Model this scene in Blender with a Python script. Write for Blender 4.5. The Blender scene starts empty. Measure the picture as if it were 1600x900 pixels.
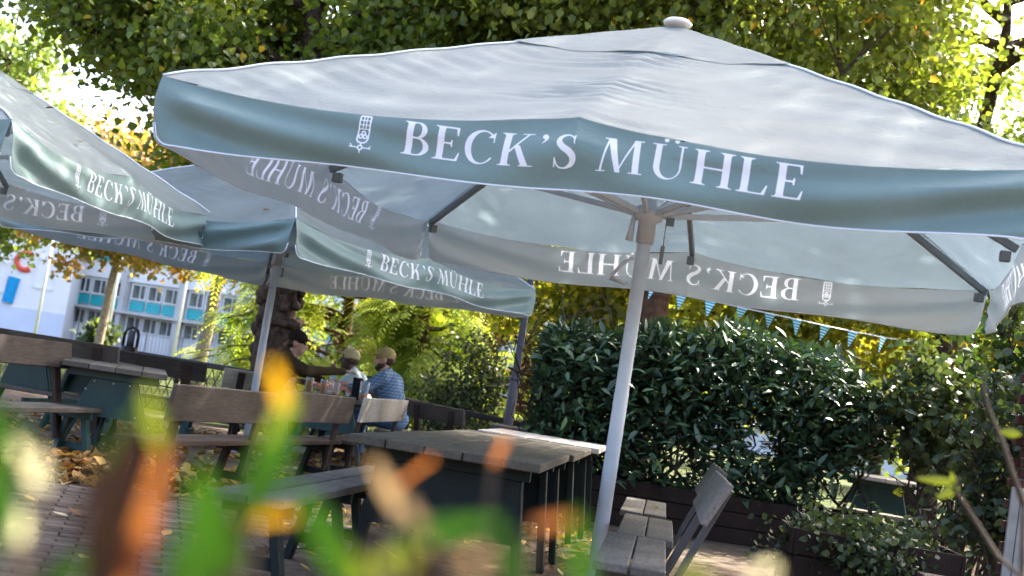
import bpy, bmesh, math, random
import numpy as np
from mathutils import Vector, Matrix, Quaternion
random.seed(7); RNG = np.random.default_rng(7)
SC = bpy.context.scene; COL = SC.collection
PI = math.pi
# ------------------------------------------------------------------ camera, sky, sun, exposure
F, PITCH, ROLL, EYE = 2090.58, math.radians(4.575), math.radians(9.046), 1.0653
fwd = Vector((0, math.cos(PITCH), math.sin(PITCH))); upw = Vector((0, -math.sin(PITCH), math.cos(PITCH))); rgt = Vector((1, 0, 0))
CX = rgt * math.cos(ROLL) + upw * math.sin(ROLL)
CY = -rgt * math.sin(ROLL) + upw * math.cos(ROLL)
cam = bpy.data.objects.new('camera', bpy.data.cameras.new('camera')); COL.objects.link(cam)
cam.matrix_world = Matrix(((CX.x, CY.x, -fwd.x, 0), (CX.y, CY.y, -fwd.y, 0), (CX.z, CY.z, -fwd.z, EYE), (0, 0, 0, 1)))
cam.data.sensor_width = 36; cam.data.lens = F * 36 / 1600
cam.data.clip_start = 0.05; cam.data.clip_end = 2000
cam.data.dof.use_dof = True; cam.data.dof.focus_distance = 8.6; cam.data.dof.aperture_fstop = 3.0
SC.camera = cam
SUN_EL, SUN_AZ = math.radians(44), math.radians(46)      # azimuth from +Y towards +X
W = bpy.data.worlds.new('World'); SC.world = W; W.use_nodes = True
nt = W.node_tree; bg = nt.nodes['Background']; sk = nt.nodes.new('ShaderNodeTexSky'); sk.sky_type = 'NISHITA'; sk.sun_disc = False
sk.sun_elevation = SUN_EL; sk.sun_rotation = SUN_AZ; sk.air_density = 0.62; sk.dust_density = 6.0; sk.ozone_density = 0.4
nt.links.new(sk.outputs[0], bg.inputs[0]); bg.inputs[1].default_value = 0.15
sun = bpy.data.objects.new('sun', bpy.data.lights.new('sun', 'SUN')); COL.objects.link(sun)
sun.data.energy = 2.8; sun.data.angle = math.radians(0.5); sun.data.color = (1, 0.93, 0.82)
sdir = Vector((math.sin(SUN_AZ) * math.cos(SUN_EL), math.cos(SUN_AZ) * math.cos(SUN_EL), math.sin(SUN_EL)))
sun.rotation_euler = sdir.to_track_quat('Z', 'Y').to_euler()
SC.view_settings.view_transform = 'Standard'; SC.view_settings.look = 'None'
SC.view_settings.exposure = 3.05; SC.view_settings.gamma = 1.0
SC.render.engine = 'CYCLES'
SC.cycles.use_denoising = True
SC.cycles.max_bounces = 8; SC.cycles.transparent_max_bounces = 8; SC.cycles.caustics_reflective = False; SC.cycles.caustics_refractive = False
SC.cycles.sample_clamp_indirect = 6

def ray(px, py):
    dx, dy = px - 800, py - 450
    return fwd + CX * (dx / F) - CY * (dy / F)
def at(px, py, y):                       # the point at depth y seen at a photo pixel
    d = ray(px, py); return Vector((0, 0, EYE)) + d * (y / d.y)
def gz(px, py, z):
    d = ray(px, py); return Vector((0, 0, EYE)) + d * ((z - EYE) / d.z)

# ------------------------------------------------------------------ materials
def mat(name, rough=0.6, spec=0.3):
    m = bpy.data.materials.new(name); m.use_nodes = True
    n = m.node_tree; b = n.nodes['Principled BSDF']; b.inputs['Roughness'].default_value = rough
    b.inputs['Specular IOR Level'].default_value = spec
    return m, n, b
def N(n, t, **kw):
    o = n.nodes.new(t)
    for k, v in kw.items(): setattr(o, k, v)
    return o
def ramp(n, stops, fac, interp='LINEAR'):
    r = N(n, 'ShaderNodeValToRGB'); r.color_ramp.interpolation = interp; e = r.color_ramp.elements
    while len(e) < len(stops): e.new(0.5)
    for el, (p, c) in zip(e, stops): el.position = p; el.color = (*c, 1)
    n.links.new(fac, r.inputs[0]); return r.outputs[0]
def tex(n, scale, detail=5, stretch=None, kind='Object', dist=0.0, rough=0.55):
    tc = N(n, 'ShaderNodeTexCoord'); mp = N(n, 'ShaderNodeMapping'); no = N(n, 'ShaderNodeTexNoise')
    n.links.new(tc.outputs[kind], mp.inputs[0]); n.links.new(mp.outputs[0], no.inputs[0])
    no.inputs['Scale'].default_value = scale; no.inputs['Detail'].default_value = detail; no.inputs['Distortion'].default_value = dist
    no.inputs['Roughness'].default_value = rough
    if stretch: mp.inputs['Scale'].default_value = stretch
    return no.outputs[0], mp
def mul(n, a, b, fac=1.0, mode='MULTIPLY'):
    m = N(n, 'ShaderNodeMix', data_type='RGBA', blend_type=mode); m.inputs[0].default_value = fac
    n.links.new(a, m.inputs[6])
    if isinstance(b, tuple): m.inputs[7].default_value = (*b, 1)
    else: n.links.new(b, m.inputs[7])
    return m.outputs[2]
def bump(n, b, h, strength, dist=0.02):
    u = N(n, 'ShaderNodeBump'); u.inputs['Strength'].default_value = strength; u.inputs['Distance'].default_value = dist
    n.links.new(h, u.inputs['Height']); n.links.new(u.outputs[0], b.inputs['Normal'])
def plain(name, c, rough=0.6, spec=0.3, var=0.25, scale=6, metal=0.0, bmp=0.0):
    m, n, b = mat(name, rough, spec); t, _ = tex(n, scale, 6)
    lo = tuple(x * (1 - var) for x in c); hi = tuple(min(1, x * (1 + var)) for x in c)
    n.links.new(ramp(n, [(0.3, lo), (0.7, hi)], t), b.inputs['Base Color']); b.inputs['Metallic'].default_value = metal
    if bmp: bump(n, b, t, bmp)
    return m
def wood(name, lo, hi, rough=0.75, obj_var=0.5, blotch=(0.55, 0.55, 0.5)):
    m, n, b = mat(name, rough, 0.25)
    oi = N(n, 'ShaderNodeObjectInfo')
    t, mp = tex(n, 9, 8, (0.9, 9, 9), dist=0.6)
    va = N(n, 'ShaderNodeVectorMath', operation='SCALE'); va.inputs[0].default_value = (9, 7, 5); n.links.new(oi.outputs['Random'], va.inputs['Scale'])
    n.links.new(va.outputs[0], mp.inputs['Location'])
    c = ramp(n, [(0.25, lo), (0.5, tuple((a + d) / 2 for a, d in zip(lo, hi))), (0.75, hi)], t)
    v = ramp(n, [(0, (1 - obj_var * 0.5,) * 3), (1, (1 + obj_var * 0.3, 1 + obj_var * 0.27, 1 + obj_var * 0.2))], oi.outputs['Random'])
    c = mul(n, c, v)
    t2, mp2 = tex(n, 2.3, 5); n.links.new(va.outputs[0], mp2.inputs['Location'])
    c = mul(n, c, ramp(n, [(0.35, blotch), (0.6, (1, 1, 1))], t2), 0.8)
    n.links.new(c, b.inputs['Base Color']); bump(n, b, t, 0.35, 0.006)
    return m
def leafmat(name, stops, trans=0.45, rough=0.45, spec=0.4, use_obj=False, tcol=(1.25, 1.2, 0.5)):
    m, n, b = mat(name, rough, spec)
    if use_obj: f = N(n, 'ShaderNodeObjectInfo').outputs['Random']
    else: f = N(n, 'ShaderNodeAttribute', attribute_name='tone').outputs['Fac']
    c = ramp(n, stops, f)
    n.links.new(c, b.inputs['Base Color'])
    tr = N(n, 'ShaderNodeBsdfTranslucent'); n.links.new(mul(n, c, tcol), tr.inputs[0])
    mx = N(n, 'ShaderNodeMixShader'); mx.inputs[0].default_value = trans
    n.links.new(b.outputs[0], mx.inputs[1]); n.links.new(tr.outputs[0], mx.inputs[2])
    n.links.new(mx.outputs[0], n.nodes['Material Output'].inputs[0])
    return m
def clothmat(name, c, trans=0.3, rough=0.6, spec=0.25, stain=0.16, inner=None, printed=None):
    m, n, b = mat(name, rough, spec)
    t, _ = tex(n, 1.7, 6); t2, _ = tex(n, 220, 2)
    col = ramp(n, [(0.3, tuple(x * (1 - stain) for x in c)), (0.7, tuple(x * (1 + stain * 0.6) for x in c))], t)
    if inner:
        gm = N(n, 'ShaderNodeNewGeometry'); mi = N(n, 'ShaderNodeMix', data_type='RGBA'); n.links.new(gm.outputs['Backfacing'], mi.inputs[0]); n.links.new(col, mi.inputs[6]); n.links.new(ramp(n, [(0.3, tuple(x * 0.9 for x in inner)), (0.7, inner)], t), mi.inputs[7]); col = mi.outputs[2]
    if printed:
        pa = N(n, 'ShaderNodeAttribute', attribute_name='print_mask'); pm_ = N(n, 'ShaderNodeMapRange'); pm_.inputs[1].default_value = 0.0005; pm_.inputs[2].default_value = -0.0005; n.links.new(pa.outputs['Fac'], pm_.inputs[0])
        mi2 = N(n, 'ShaderNodeMix', data_type='RGBA'); n.links.new(pm_.outputs[0], mi2.inputs[0]); n.links.new(col, mi2.inputs[6]); mi2.inputs[7].default_value = (*printed, 1); col = mi2.outputs[2]
    n.links.new(col, b.inputs['Base Color']); b.inputs['Sheen Weight'].default_value = 0.15
    t3, _ = tex(n, 14, 4, (1, 1, 1), dist=1.0)
    bump(n, b, t3, 0.22, 0.02)
    tr = N(n, 'ShaderNodeBsdfTranslucent'); n.links.new(mul(n, col, (0.9, 0.98, 1.1)), tr.inputs[0])
    mx = N(n, 'ShaderNodeMixShader'); mx.inputs[0].default_value = trans
    if printed:
        tf = N(n, 'ShaderNodeMapRange'); tf.inputs[3].default_value = trans; tf.inputs[4].default_value = 0.38; n.links.new(pm_.outputs[0], tf.inputs[0]); n.links.new(tf.outputs[0], mx.inputs[0])
    n.links.new(b.outputs[0], mx.inputs[1]); n.links.new(tr.outputs[0], mx.inputs[2])
    n.links.new(mx.outputs[0], n.nodes['Material Output'].inputs[0])
    return m
M = {}
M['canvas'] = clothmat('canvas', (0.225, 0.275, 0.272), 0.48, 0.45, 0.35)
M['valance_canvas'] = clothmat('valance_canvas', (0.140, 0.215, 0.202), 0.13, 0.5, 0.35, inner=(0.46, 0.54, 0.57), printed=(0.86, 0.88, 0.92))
M['piping'] = plain('piping', (0.62, 0.68, 0.74), 0.5, 0.4, 0.05)
M['alu'] = plain('alu', (0.48, 0.525, 0.56), 0.45, 0.5, 0.08, 8)
M['dark_alu'] = plain('dark_alu', (0.16, 0.18, 0.19), 0.45, 0.5, 0.1)
M['white_plastic'] = plain('white_plastic', (0.72, 0.70, 0.66), 0.4, 0.4, 0.06)
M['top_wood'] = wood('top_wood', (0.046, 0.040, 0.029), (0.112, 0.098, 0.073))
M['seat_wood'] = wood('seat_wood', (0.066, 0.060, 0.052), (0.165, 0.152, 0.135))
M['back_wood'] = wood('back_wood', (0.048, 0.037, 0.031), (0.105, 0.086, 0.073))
M['sunlit_wood'] = wood('sunlit_wood', (0.36, 0.32, 0.27), (0.58, 0.53, 0.46), obj_var=0.3)  # sunlight put into the colour: boards far paler than the other woods
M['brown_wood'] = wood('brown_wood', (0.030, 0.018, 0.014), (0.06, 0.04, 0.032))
M['green_paint'] = plain('green_paint', (0.007, 0.046, 0.045), 0.4, 0.45, 0.3, 5)
M['dark_green'] = plain('dark_green', (0.006, 0.011, 0.010), 0.55, 0.2, 0.3, 5)
M['steel'] = plain('steel', (0.03, 0.03, 0.03), 0.5, 0.5, 0.2, 9)
M['rail_black'] = plain('rail_black', (0.016, 0.013, 0.012), 0.55, 0.35, 0.3, 9)
M['lamp_grey'] = plain('lamp_grey', (0.075, 0.07, 0.078), 0.5, 0.4, 0.15, 7)
M['bark'] = plain('bark', (0.055, 0.038, 0.028), 0.9, 0.1, 0.65, 14, bmp=1.0)
M['pale_bark'] = plain('pale_bark', (0.27, 0.22, 0.16), 0.9, 0.1, 0.4, 16, bmp=0.8)
M['red_bark'] = plain('red_bark', (0.085, 0.045, 0.026), 0.9, 0.1, 0.5, 10, bmp=1.0)
M['twig'] = plain('twig', (0.05, 0.04, 0.03), 0.9, 0.1, 0.4, 20)
M['lime_leaf'] = leafmat('lime_leaf', [(0, (0.0585, 0.0975, 0.0208)), (0.5, (0.1105, 0.1755, 0.0286)), (0.93, (0.208, 0.247, 0.039)), (0.965, (0.546, 0.39, 0.039)), (1, (0.65, 0.468, 0.052))], 0.5, 0.42)
M['autumn_lime'] = leafmat('autumn_lime', [(0, (0.078, 0.117, 0.026)), (0.7, (0.195, 0.26, 0.052)), (0.92, (0.312, 0.338, 0.065)), (0.965, (0.598, 0.338, 0.039)), (1, (0.65, 0.26, 0.039))], 0.5)
M['pale_leaf'] = leafmat('pale_leaf', [(0, (0.091, 0.143, 0.0455)), (0.6, (0.195, 0.273, 0.078)), (0.95, (0.286, 0.351, 0.091)), (1, (0.585, 0.351, 0.065))], 0.5)
M['yellow_leaf'] = leafmat('yellow_leaf', [(0, (0.13, 0.18, 0.03)), (0.45, (0.28, 0.31, 0.05)), (0.85, (0.46, 0.42, 0.07)), (1, (0.5, 0.36, 0.05))], 0.55)
M['orange_leaf'] = leafmat('orange_leaf', [(0, (0.12, 0.15, 0.05)), (0.5, (0.32, 0.24, 0.08)), (0.8, (0.48, 0.26, 0.07)), (1, (0.5, 0.22, 0.05))], 0.5)
M['frond'] = leafmat('frond', [(0, (0.17, 0.26, 0.04)), (0.5, (0.33, 0.42, 0.07)), (1, (0.55, 0.56, 0.14))], 0.55, 0.6, 0.2)
M['laurel'] = leafmat('laurel', [(0, (0.018, 0.045, 0.024)), (0.6, (0.042, 0.087, 0.042)), (0.94, (0.0675, 0.123, 0.0525)), (1, (0.105, 0.18, 0.045))], 0.14, 0.40, 0.5)
M['laurel_one'] = leafmat('laurel_one', [(0, (0.021, 0.051, 0.027)), (0.7, (0.045, 0.093, 0.045)), (1, (0.09, 0.165, 0.0525))], 0.14, 0.38, 0.5, True)
M['dark_leaf'] = leafmat('dark_leaf', [(0, (0.0175, 0.0325, 0.0175)), (0.7, (0.04375, 0.06875, 0.03125)), (1, (0.0875, 0.125, 0.0375))], 0.3, 0.45)
M['bush_leaf'] = leafmat('bush_leaf', [(0, (0.0275, 0.0475, 0.02)), (0.7, (0.075, 0.1063, 0.04375)), (1, (0.15, 0.1875, 0.0625))], 0.35, 0.45)
M['ivy_leaf'] = leafmat('ivy_leaf', [(0, (0.02, 0.045, 0.014)), (0.7, (0.05, 0.09, 0.02)), (0.94, (0.14, 0.17, 0.03)), (1, (0.45, 0.30, 0.03))], 0.45, 0.42)
M['fallen'] = leafmat('fallen', [(0, (0.10, 0.055, 0.03)), (0.4, (0.26, 0.13, 0.05)), (0.7, (0.42, 0.25, 0.09)), (0.9, (0.55, 0.38, 0.08)), (1, (0.45, 0.40, 0.30))], 0.15, 0.7, 0.2)
M['fallen_one'] = leafmat('fallen_one', [(0, (0.12, 0.06, 0.03)), (0.35, (0.32, 0.15, 0.05)), (0.6, (0.45, 0.28, 0.10)), (0.85, (0.55, 0.40, 0.09)), (1, (0.50, 0.45, 0.34))], 0.15, 0.7, 0.2, True)
def flat_leaf(name, c, trans=0.5): return leafmat(name, [(0, c), (1, c)], trans, 0.4, 0.4, True, (1.3, 1.3, 0.8))
M['fg_green'] = flat_leaf('fg_green', (0.013, 0.045, 0.0025), 0.5)
M['fg_deep'] = flat_leaf('fg_deep', (0.0088, 0.03025, 0.0033), 0.5)
M['fg_lime'] = flat_leaf('fg_lime', (0.0935, 0.1155, 0.011), 0.5)
M['fg_orange'] = flat_leaf('fg_orange', (0.16, 0.055, 0.018), 0.5)
M['fg_yellow'] = flat_leaf('fg_yellow', (0.264, 0.143, 0.0066), 0.5)
M['fg_brown'] = flat_leaf('fg_brown', (0.0165, 0.00605, 0.00275), 0.2)
M['fg_pale'] = flat_leaf('fg_pale', (0.495, 0.4675, 0.396), 0.45)
M['fg_pink'] = flat_leaf('fg_pink', (0.187, 0.1265, 0.088), 0.4)
# ground
m, n, b = mat('dirt', 0.95, 0.1); M['dirt'] = m
t, _ = tex(n, 1.3, 8); t2, _ = tex(n, 55, 4); t3, _ = tex(n, 9, 5)
c = ramp(n, [(0.3, (0.085, 0.062, 0.045)), (0.5, (0.15, 0.115, 0.085)), (0.7, (0.23, 0.185, 0.14))], t)
c = mul(n, c, ramp(n, [(0.3, (0.55, 0.52, 0.5)), (0.6, (1, 1, 1)), (0.75, (1.35, 1.3, 1.25))], t2))
c = mul(n, c, ramp(n, [(0.35, (0.7, 0.66, 0.62)), (0.6, (1, 1, 1))], t3))
n.links.new(c, b.inputs['Base Color']); bump(n, b, t2, 0.8, 0.015)
m, n, b = mat('lawn', 0.9, 0.1); M['lawn'] = m
t, _ = tex(n, 0.8, 8); t2, _ = tex(n, 40, 3)
c = mul(n, ramp(n, [(0.3, (0.035, 0.055, 0.014)), (0.7, (0.085, 0.10, 0.03))], t), ramp(n, [(0.3, (0.5, 0.5, 0.5)), (0.7, (1.2, 1.2, 1))], t2))
n.links.new(c, b.inputs['Base Color']); bump(n, b, t2, 1.0, 0.05)
M['asphalt'] = plain('asphalt', (0.05, 0.05, 0.052), 0.9, 0.2, 0.25, 3)
m, n, b = mat('paver', 0.85, 0.2); M['paver'] = m
oi = N(n, 'ShaderNodeObjectInfo'); at_ = N(n, 'ShaderNodeAttribute', attribute_name='tone'); ad = N(n, 'ShaderNodeMath', operation='ADD')
n.links.new(oi.outputs['Random'], ad.inputs[0]); n.links.new(at_.outputs['Fac'], ad.inputs[1]); fr = N(n, 'ShaderNodeMath', operation='FRACT'); n.links.new(ad.outputs[0], fr.inputs[0])
c = ramp(n, [(0, (0.06, 0.046, 0.038)), (0.5, (0.10, 0.077, 0.063)), (1, (0.15, 0.117, 0.096))], fr.outputs[0])
t, _ = tex(n, 30, 6); c = mul(n, c, ramp(n, [(0.3, (0.65, 0.65, 0.65)), (0.65, (1.1, 1.1, 1.1))], t))
n.links.new(c, b.inputs['Base Color']); bump(n, b, t, 0.5, 0.006)
M['soil'] = plain('soil', (0.035, 0.025, 0.018), 0.95, 0.1, 0.5, 25, bmp=1)
M['planter'] = plain('planter', (0.022, 0.013, 0.010), 0.8, 0.2, 0.35, 4, bmp=0.3)
M['plaster'] = plain('plaster', (0.74, 0.75, 0.76), 0.9, 0.1, 0.06, 0.3)
M['concrete'] = plain('concrete', (0.46, 0.46, 0.45), 0.9, 0.1, 0.12, 0.6)
M['teal_panel'] = plain('teal_panel', (0.008, 0.34, 0.38), 0.35, 0.5, 0.12, 0.7)
m, n, b = mat('pane', 0.08, 0.6); M['pane'] = m
t, _ = tex(n, 0.9, 3, (2.5, 2.5, 0.4)); oi = N(n, 'ShaderNodeObjectInfo')
c = mul(n, ramp(n, [(0.35, (0.05, 0.06, 0.065)), (0.55, (0.16, 0.18, 0.18)), (0.7, (0.36, 0.37, 0.36))], t), ramp(n, [(0, (0.5, 0.52, 0.55)), (1, (1.1, 1.08, 1.0))], oi.outputs['Random']))
n.links.new(c, b.inputs['Base Color'])
M['blue_wall'] = plain('blue_wall', (0.56, 0.63, 0.74), 0.9, 0.1, 0.1, 0.3)
M['mural_red'] = plain('mural_red', (0.62, 0.10, 0.07), 0.8, 0.1, 0.1)
M['mural_blue'] = plain('mural_blue', (0.02, 0.28, 0.58), 0.8, 0.1, 0.1)
M['brick'] = plain('brick', (0.095, 0.045, 0.036), 0.9, 0.1, 0.4, 12, bmp=0.4)
M['mortar'] = plain('mortar', (0.26, 0.22, 0.2), 0.95, 0.1, 0.2, 20)
M['pale_board'] = plain('pale_board', (0.22, 0.22, 0.21), 0.7, 0.2, 0.2, 7)
M['slate'] = plain('slate', (0.06, 0.064, 0.075), 0.6, 0.3, 0.2, 7)
M['skin_light'] = plain('skin_light', (0.56, 0.34, 0.25), 0.5, 0.35, 0.08, 20)
M['skin_dark'] = plain('skin_dark', (0.065, 0.035, 0.024), 0.45, 0.4, 0.12, 20)
M['eye'] = plain('eye', (0.02, 0.015, 0.012), 0.2, 0.5, 0.0)
M['hair'] = plain('hair', (0.06, 0.035, 0.022), 0.7, 0.3, 0.4, 60)
M['denim'] = plain('denim', (0.10, 0.16, 0.27), 0.9, 0.1, 0.2, 25)
M['dark_trouser'] = plain('dark_trouser', (0.018, 0.017, 0.018), 0.9, 0.1, 0.3, 20)
M['olive'] = plain('olive', (0.070, 0.050, 0.026), 0.9, 0.1, 0.25, 12)
M['black_cloth'] = plain('black_cloth', (0.016, 0.016, 0.02), 0.9, 0.1, 0.3, 12)
M['cap_dark'] = plain('cap_dark', (0.032, 0.024, 0.022), 0.85, 0.1, 0.2, 20)
M['cap_tan'] = plain('cap_tan', (0.52, 0.45, 0.27), 0.85, 0.1, 0.1, 20)
M['cap_mustard'] = plain('cap_mustard', (0.42, 0.33, 0.15), 0.85, 0.1, 0.12, 20)
M['shoe_grey'] = plain('shoe_grey', (0.45, 0.42, 0.40), 0.8, 0.2, 0.2, 20)
M['shoe_dark'] = plain('shoe_dark', (0.05, 0.025, 0.02), 0.6, 0.3, 0.2, 20)
m, n, b = mat('block_jacket', 0.85, 0.1); M['block_jacket'] = m
tc = N(n, 'ShaderNodeTexCoord'); sx = N(n, 'ShaderNodeSeparateXYZ'); n.links.new(tc.outputs['Object'], sx.inputs[0])
mr = N(n, 'ShaderNodeMapRange'); mr.inputs[1].default_value = 0.45; mr.inputs[2].default_value = 1.15; n.links.new(sx.outputs[2], mr.inputs[0])
n.links.new(ramp(n, [(0, (0.80, 0.78, 0.76)), (0.44, (0.68, 0.36, 0.28)), (0.62, (0.50, 0.60, 0.58))], mr.outputs[0], 'CONSTANT'), b.inputs['Base Color'])
m, n, b = mat('plaid', 0.9, 0.1); M['plaid'] = m
tc = N(n, 'ShaderNodeTexCoord'); w1 = N(n, 'ShaderNodeTexWave', bands_direction='Z'); w2 = N(n, 'ShaderNodeTexWave', bands_direction='DIAGONAL')
for w in (w1, w2): n.links.new(tc.outputs['Object'], w.inputs[0]); w.inputs['Scale'].default_value = 9; w.inputs['Distortion'].default_value = 0.6
c = mul(n, ramp(n, [(0.2, (0.13, 0.21, 0.33)), (0.85, (0.17, 0.26, 0.39)), (0.97, (0.30, 0.38, 0.48))], w1.outputs[0]), ramp(n, [(0.15, (0.8, 0.82, 0.86)), (0.9, (1, 1, 1)), (0.97, (1.3, 1.28, 1.25))], w2.outputs[0]))
n.links.new(c, b.inputs['Base Color'])
m, n, b = mat('glass', 0.05, 0.5); M['glass'] = m; b.inputs['Base Color'].default_value = (0.85, 0.88, 0.88, 1)
tp = N(n, 'ShaderNodeBsdfTransparent'); tp.inputs[0].default_value = (0.93, 0.95, 0.95, 1); lw_ = N(n, 'ShaderNodeLayerWeight'); lw_.inputs[0].default_value = 0.18; mx = N(n, 'ShaderNodeMixShader')
n.links.new(lw_.outputs['Facing'], mx.inputs[0]); n.links.new(tp.outputs[0], mx.inputs[1]); n.links.new(b.outputs[0], mx.inputs[2]); n.links.new(mx.outputs[0], n.nodes['Material Output'].inputs[0])
M['beer'] = leafmat('beer', [(0, (0.55, 0.27, 0.02)), (1, (0.6, 0.3, 0.03))], 0.6, 0.15, 0.5, True, (1.2, 1.0, 0.5))
M['foam'] = plain('foam', (0.85, 0.82, 0.74), 0.8, 0.2, 0.03)
m, n, b = mat('pennant', 0.8, 0.1); M['pennant'] = m
tc = N(n, 'ShaderNodeTexCoord'); sx = N(n, 'ShaderNodeSeparateXYZ'); n.links.new(tc.outputs['Object'], sx.inputs[0])
ma = N(n, 'ShaderNodeMath', operation='MULTIPLY'); ma.inputs[1].default_value = 27; n.links.new(sx.outputs[2], ma.inputs[0])
fr = N(n, 'ShaderNodeMath', operation='FRACT'); n.links.new(ma.outputs[0], fr.inputs[0])
n.links.new(ramp(n, [(0, (0.02, 0.36, 0.42)), (0.6, (0.75, 0.78, 0.78))], fr.outputs[0], 'CONSTANT'), b.inputs['Base Color'])

# ------------------------------------------------------------------ object helpers
def tag(o, label=None, cat=None, group=None, kind=None):
    if label: o['label'] = label
    if cat: o['category'] = cat
    if group: o['group'] = group
    if kind: o['kind'] = kind
    return o
def link(name, me, parent=None, loc=None, rot=None):
    o = bpy.data.objects.new(name, me); COL.objects.link(o)
    if parent: o.parent = parent
    if loc is not None: o.location = loc
    if rot is not None: o.rotation_euler = rot
    return o
def thing(name, label, cat, loc=(0, 0, 0), rz=0.0, group=None):
    o = link(name, None, None, loc, (0, 0, rz)); o.empty_display_size = 0.2
    return tag(o, label, cat, group)
def kids(o, acc={}):
    return [c for c in COL.objects if c.parent == o]
def copy_tree(o, parent=None, label=None, loc=None, rz=None):
    c = o.copy(); COL.objects.link(c)
    if parent: c.parent = parent
    if label: c['label'] = label
    if loc is not None: c.location = loc
    if rz is not None: c.rotation_euler = (0, 0, rz)
    for ch in list(o.children): copy_tree(ch, c)
    return c
def np_mesh(name, V, Fq, mats, tone=None, mi=None, smooth=False):
    """V (n,3); Fq (m,k) all of the same size k"""
    me = bpy.data.meshes.new(name); V = np.asarray(V, np.float32); Fq = np.asarray(Fq, np.int32); m_, k = Fq.shape
    me.vertices.add(len(V)); me.vertices.foreach_set('co', V.ravel())
    me.loops.add(m_ * k); me.loops.foreach_set('vertex_index', Fq.ravel())
    me.polygons.add(m_); me.polygons.foreach_set('loop_start', np.arange(0, m_ * k, k, dtype=np.int32))
    me.polygons.foreach_set('loop_total', np.full(m_, k, np.int32))
    if mi is not None: me.polygons.foreach_set('material_index', np.asarray(mi, np.int32))
    if smooth: me.polygons.foreach_set('use_smooth', np.ones(m_, bool))
    for x in (mats if isinstance(mats, (list, tuple)) else [mats]): me.materials.append(x)
    if tone is not None:
        a = me.attributes.new('tone', 'FLOAT', 'FACE'); a.data.foreach_set('value', np.asarray(tone, np.float32))
    me.update(calc_edges=True); me.validate(); return me
class MB:
    def __init__(s): s.v = []; s.f = []; s.t = []
    def add(s, vs, fs, tone=0.0):
        o = len(s.v); s.v += [tuple(v) for v in vs]; s.f += [tuple(i + o for i in f) for f in fs]; s.t += [tone] * len(fs)
    def box(s, c, size, R=None, ch=0.0, tone=0.0):
        vs, fs = boxgeo(size, ch); c = Vector(c)
        s.add([(R @ Vector(v) if R else Vector(v)) + c for v in vs], fs, tone)
    def beam(s, p0, p1, w, t, up=(0, 0, 1), ch=0.0, tone=0.0):
        p0, p1 = Vector(p0), Vector(p1); s.box((p0 + p1) / 2, ((p1 - p0).length, w, t), basis(p1 - p0, up), ch, tone)
    def tube(s, pts, r, n=8, cap=True, tone=0.0):
        pts = [Vector(p) for p in pts]; k = len(pts); rr = r if isinstance(r, (list, tuple)) else [r] * k
        vs = []; ref = Vector((0.31, 0.17, 0.93))
        for i, p in enumerate(pts):
            d = (pts[min(i + 1, k - 1)] - pts[max(i - 1, 0)]).normalized()
            a = d.cross(ref)
            if a.length < 0.1: a = d.cross(Vector((1, 0, 0)))
            a.normalize(); b_ = d.cross(a)
            for j in range(n):
                th = 2 * PI * j / n; vs.append(p + (a * math.cos(th) + b_ * math.sin(th)) * rr[i])
        fs = [(i * n + j, i * n + (j + 1) % n, (i + 1) * n + (j + 1) % n, (i + 1) * n + j) for i in range(k - 1) for j in range(n)]
        if cap: fs += [tuple(range(n - 1, -1, -1)), tuple((k - 1) * n + j for j in range(n))]
        s.add(vs, fs, tone)
    def lathe(s, prof, n=20, c=(0, 0, 0)):
        c = Vector(c); vs = [c + Vector((r * math.cos(2 * PI * j / n), r * math.sin(2 * PI * j / n), z)) for r, z in prof for j in range(n)]; k = len(prof)
        fs = [(i * n + j, i * n + (j + 1) % n, (i + 1) * n + (j + 1) % n, (i + 1) * n + j) for i in range(k - 1) for j in range(n)]
        fs += [tuple(range(n - 1, -1, -1)), tuple((k - 1) * n + j for j in range(n))]
        s.add(vs, fs)
    def mesh(s, name, mats, smooth=False):
        me = bpy.data.meshes.new(name); me.from_pydata(s.v, [], s.f)
        for x in (mats if isinstance(mats, (list, tuple)) else [mats]): me.materials.append(x)
        if any(s.t):
            a = me.attributes.new('tone', 'FLOAT', 'FACE'); a.data.foreach_set('value', np.asarray(s.t, np.float32))
        if smooth: me.polygons.foreach_set('use_smooth', np.ones(len(me.polygons), bool))
        me.update(); return me
    def build(s, name, mats, parent=None, smooth=False, loc=None, rot=None): return link(name, s.mesh(name, mats, smooth), parent, loc, rot)
def basis(x, up=(0, 0, 1)):
    x = Vector(x).normalized(); up = Vector(up); y = up.cross(x)
    if y.length < 1e-3: y = Vector((0, 1, 0)).cross(x)
    y.normalize(); z = x.cross(y); return Matrix((x, y, z)).transposed()
def boxgeo(size, ch=0.0):
    hx, hy, hz = (q / 2 for q in size)
    if ch <= 0:
        vs = [(x * hx, y * hy, z * hz) for x in (-1, 1) for y in (-1, 1) for z in (-1, 1)]
        return vs, [(0, 1, 3, 2), (4, 6, 7, 5), (0, 4, 5, 1), (2, 3, 7, 6), (0, 2, 6, 4), (1, 5, 7, 3)]
    bm = bmesh.new(); bmesh.ops.create_cube(bm, size=1.0)
    for v in bm.verts: v.co = Vector((v.co.x * hx * 2, v.co.y * hy * 2, v.co.z * hz * 2))
    bmesh.ops.bevel(bm, geom=bm.edges[:], offset=ch, segments=1, affect='EDGES')
    bm.verts.index_update(); vs = [tuple(v.co) for v in bm.verts]; fs = [tuple(v.index for v in f.verts) for f in bm.faces]; bm.free(); return vs, fs
_bc = {}
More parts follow.
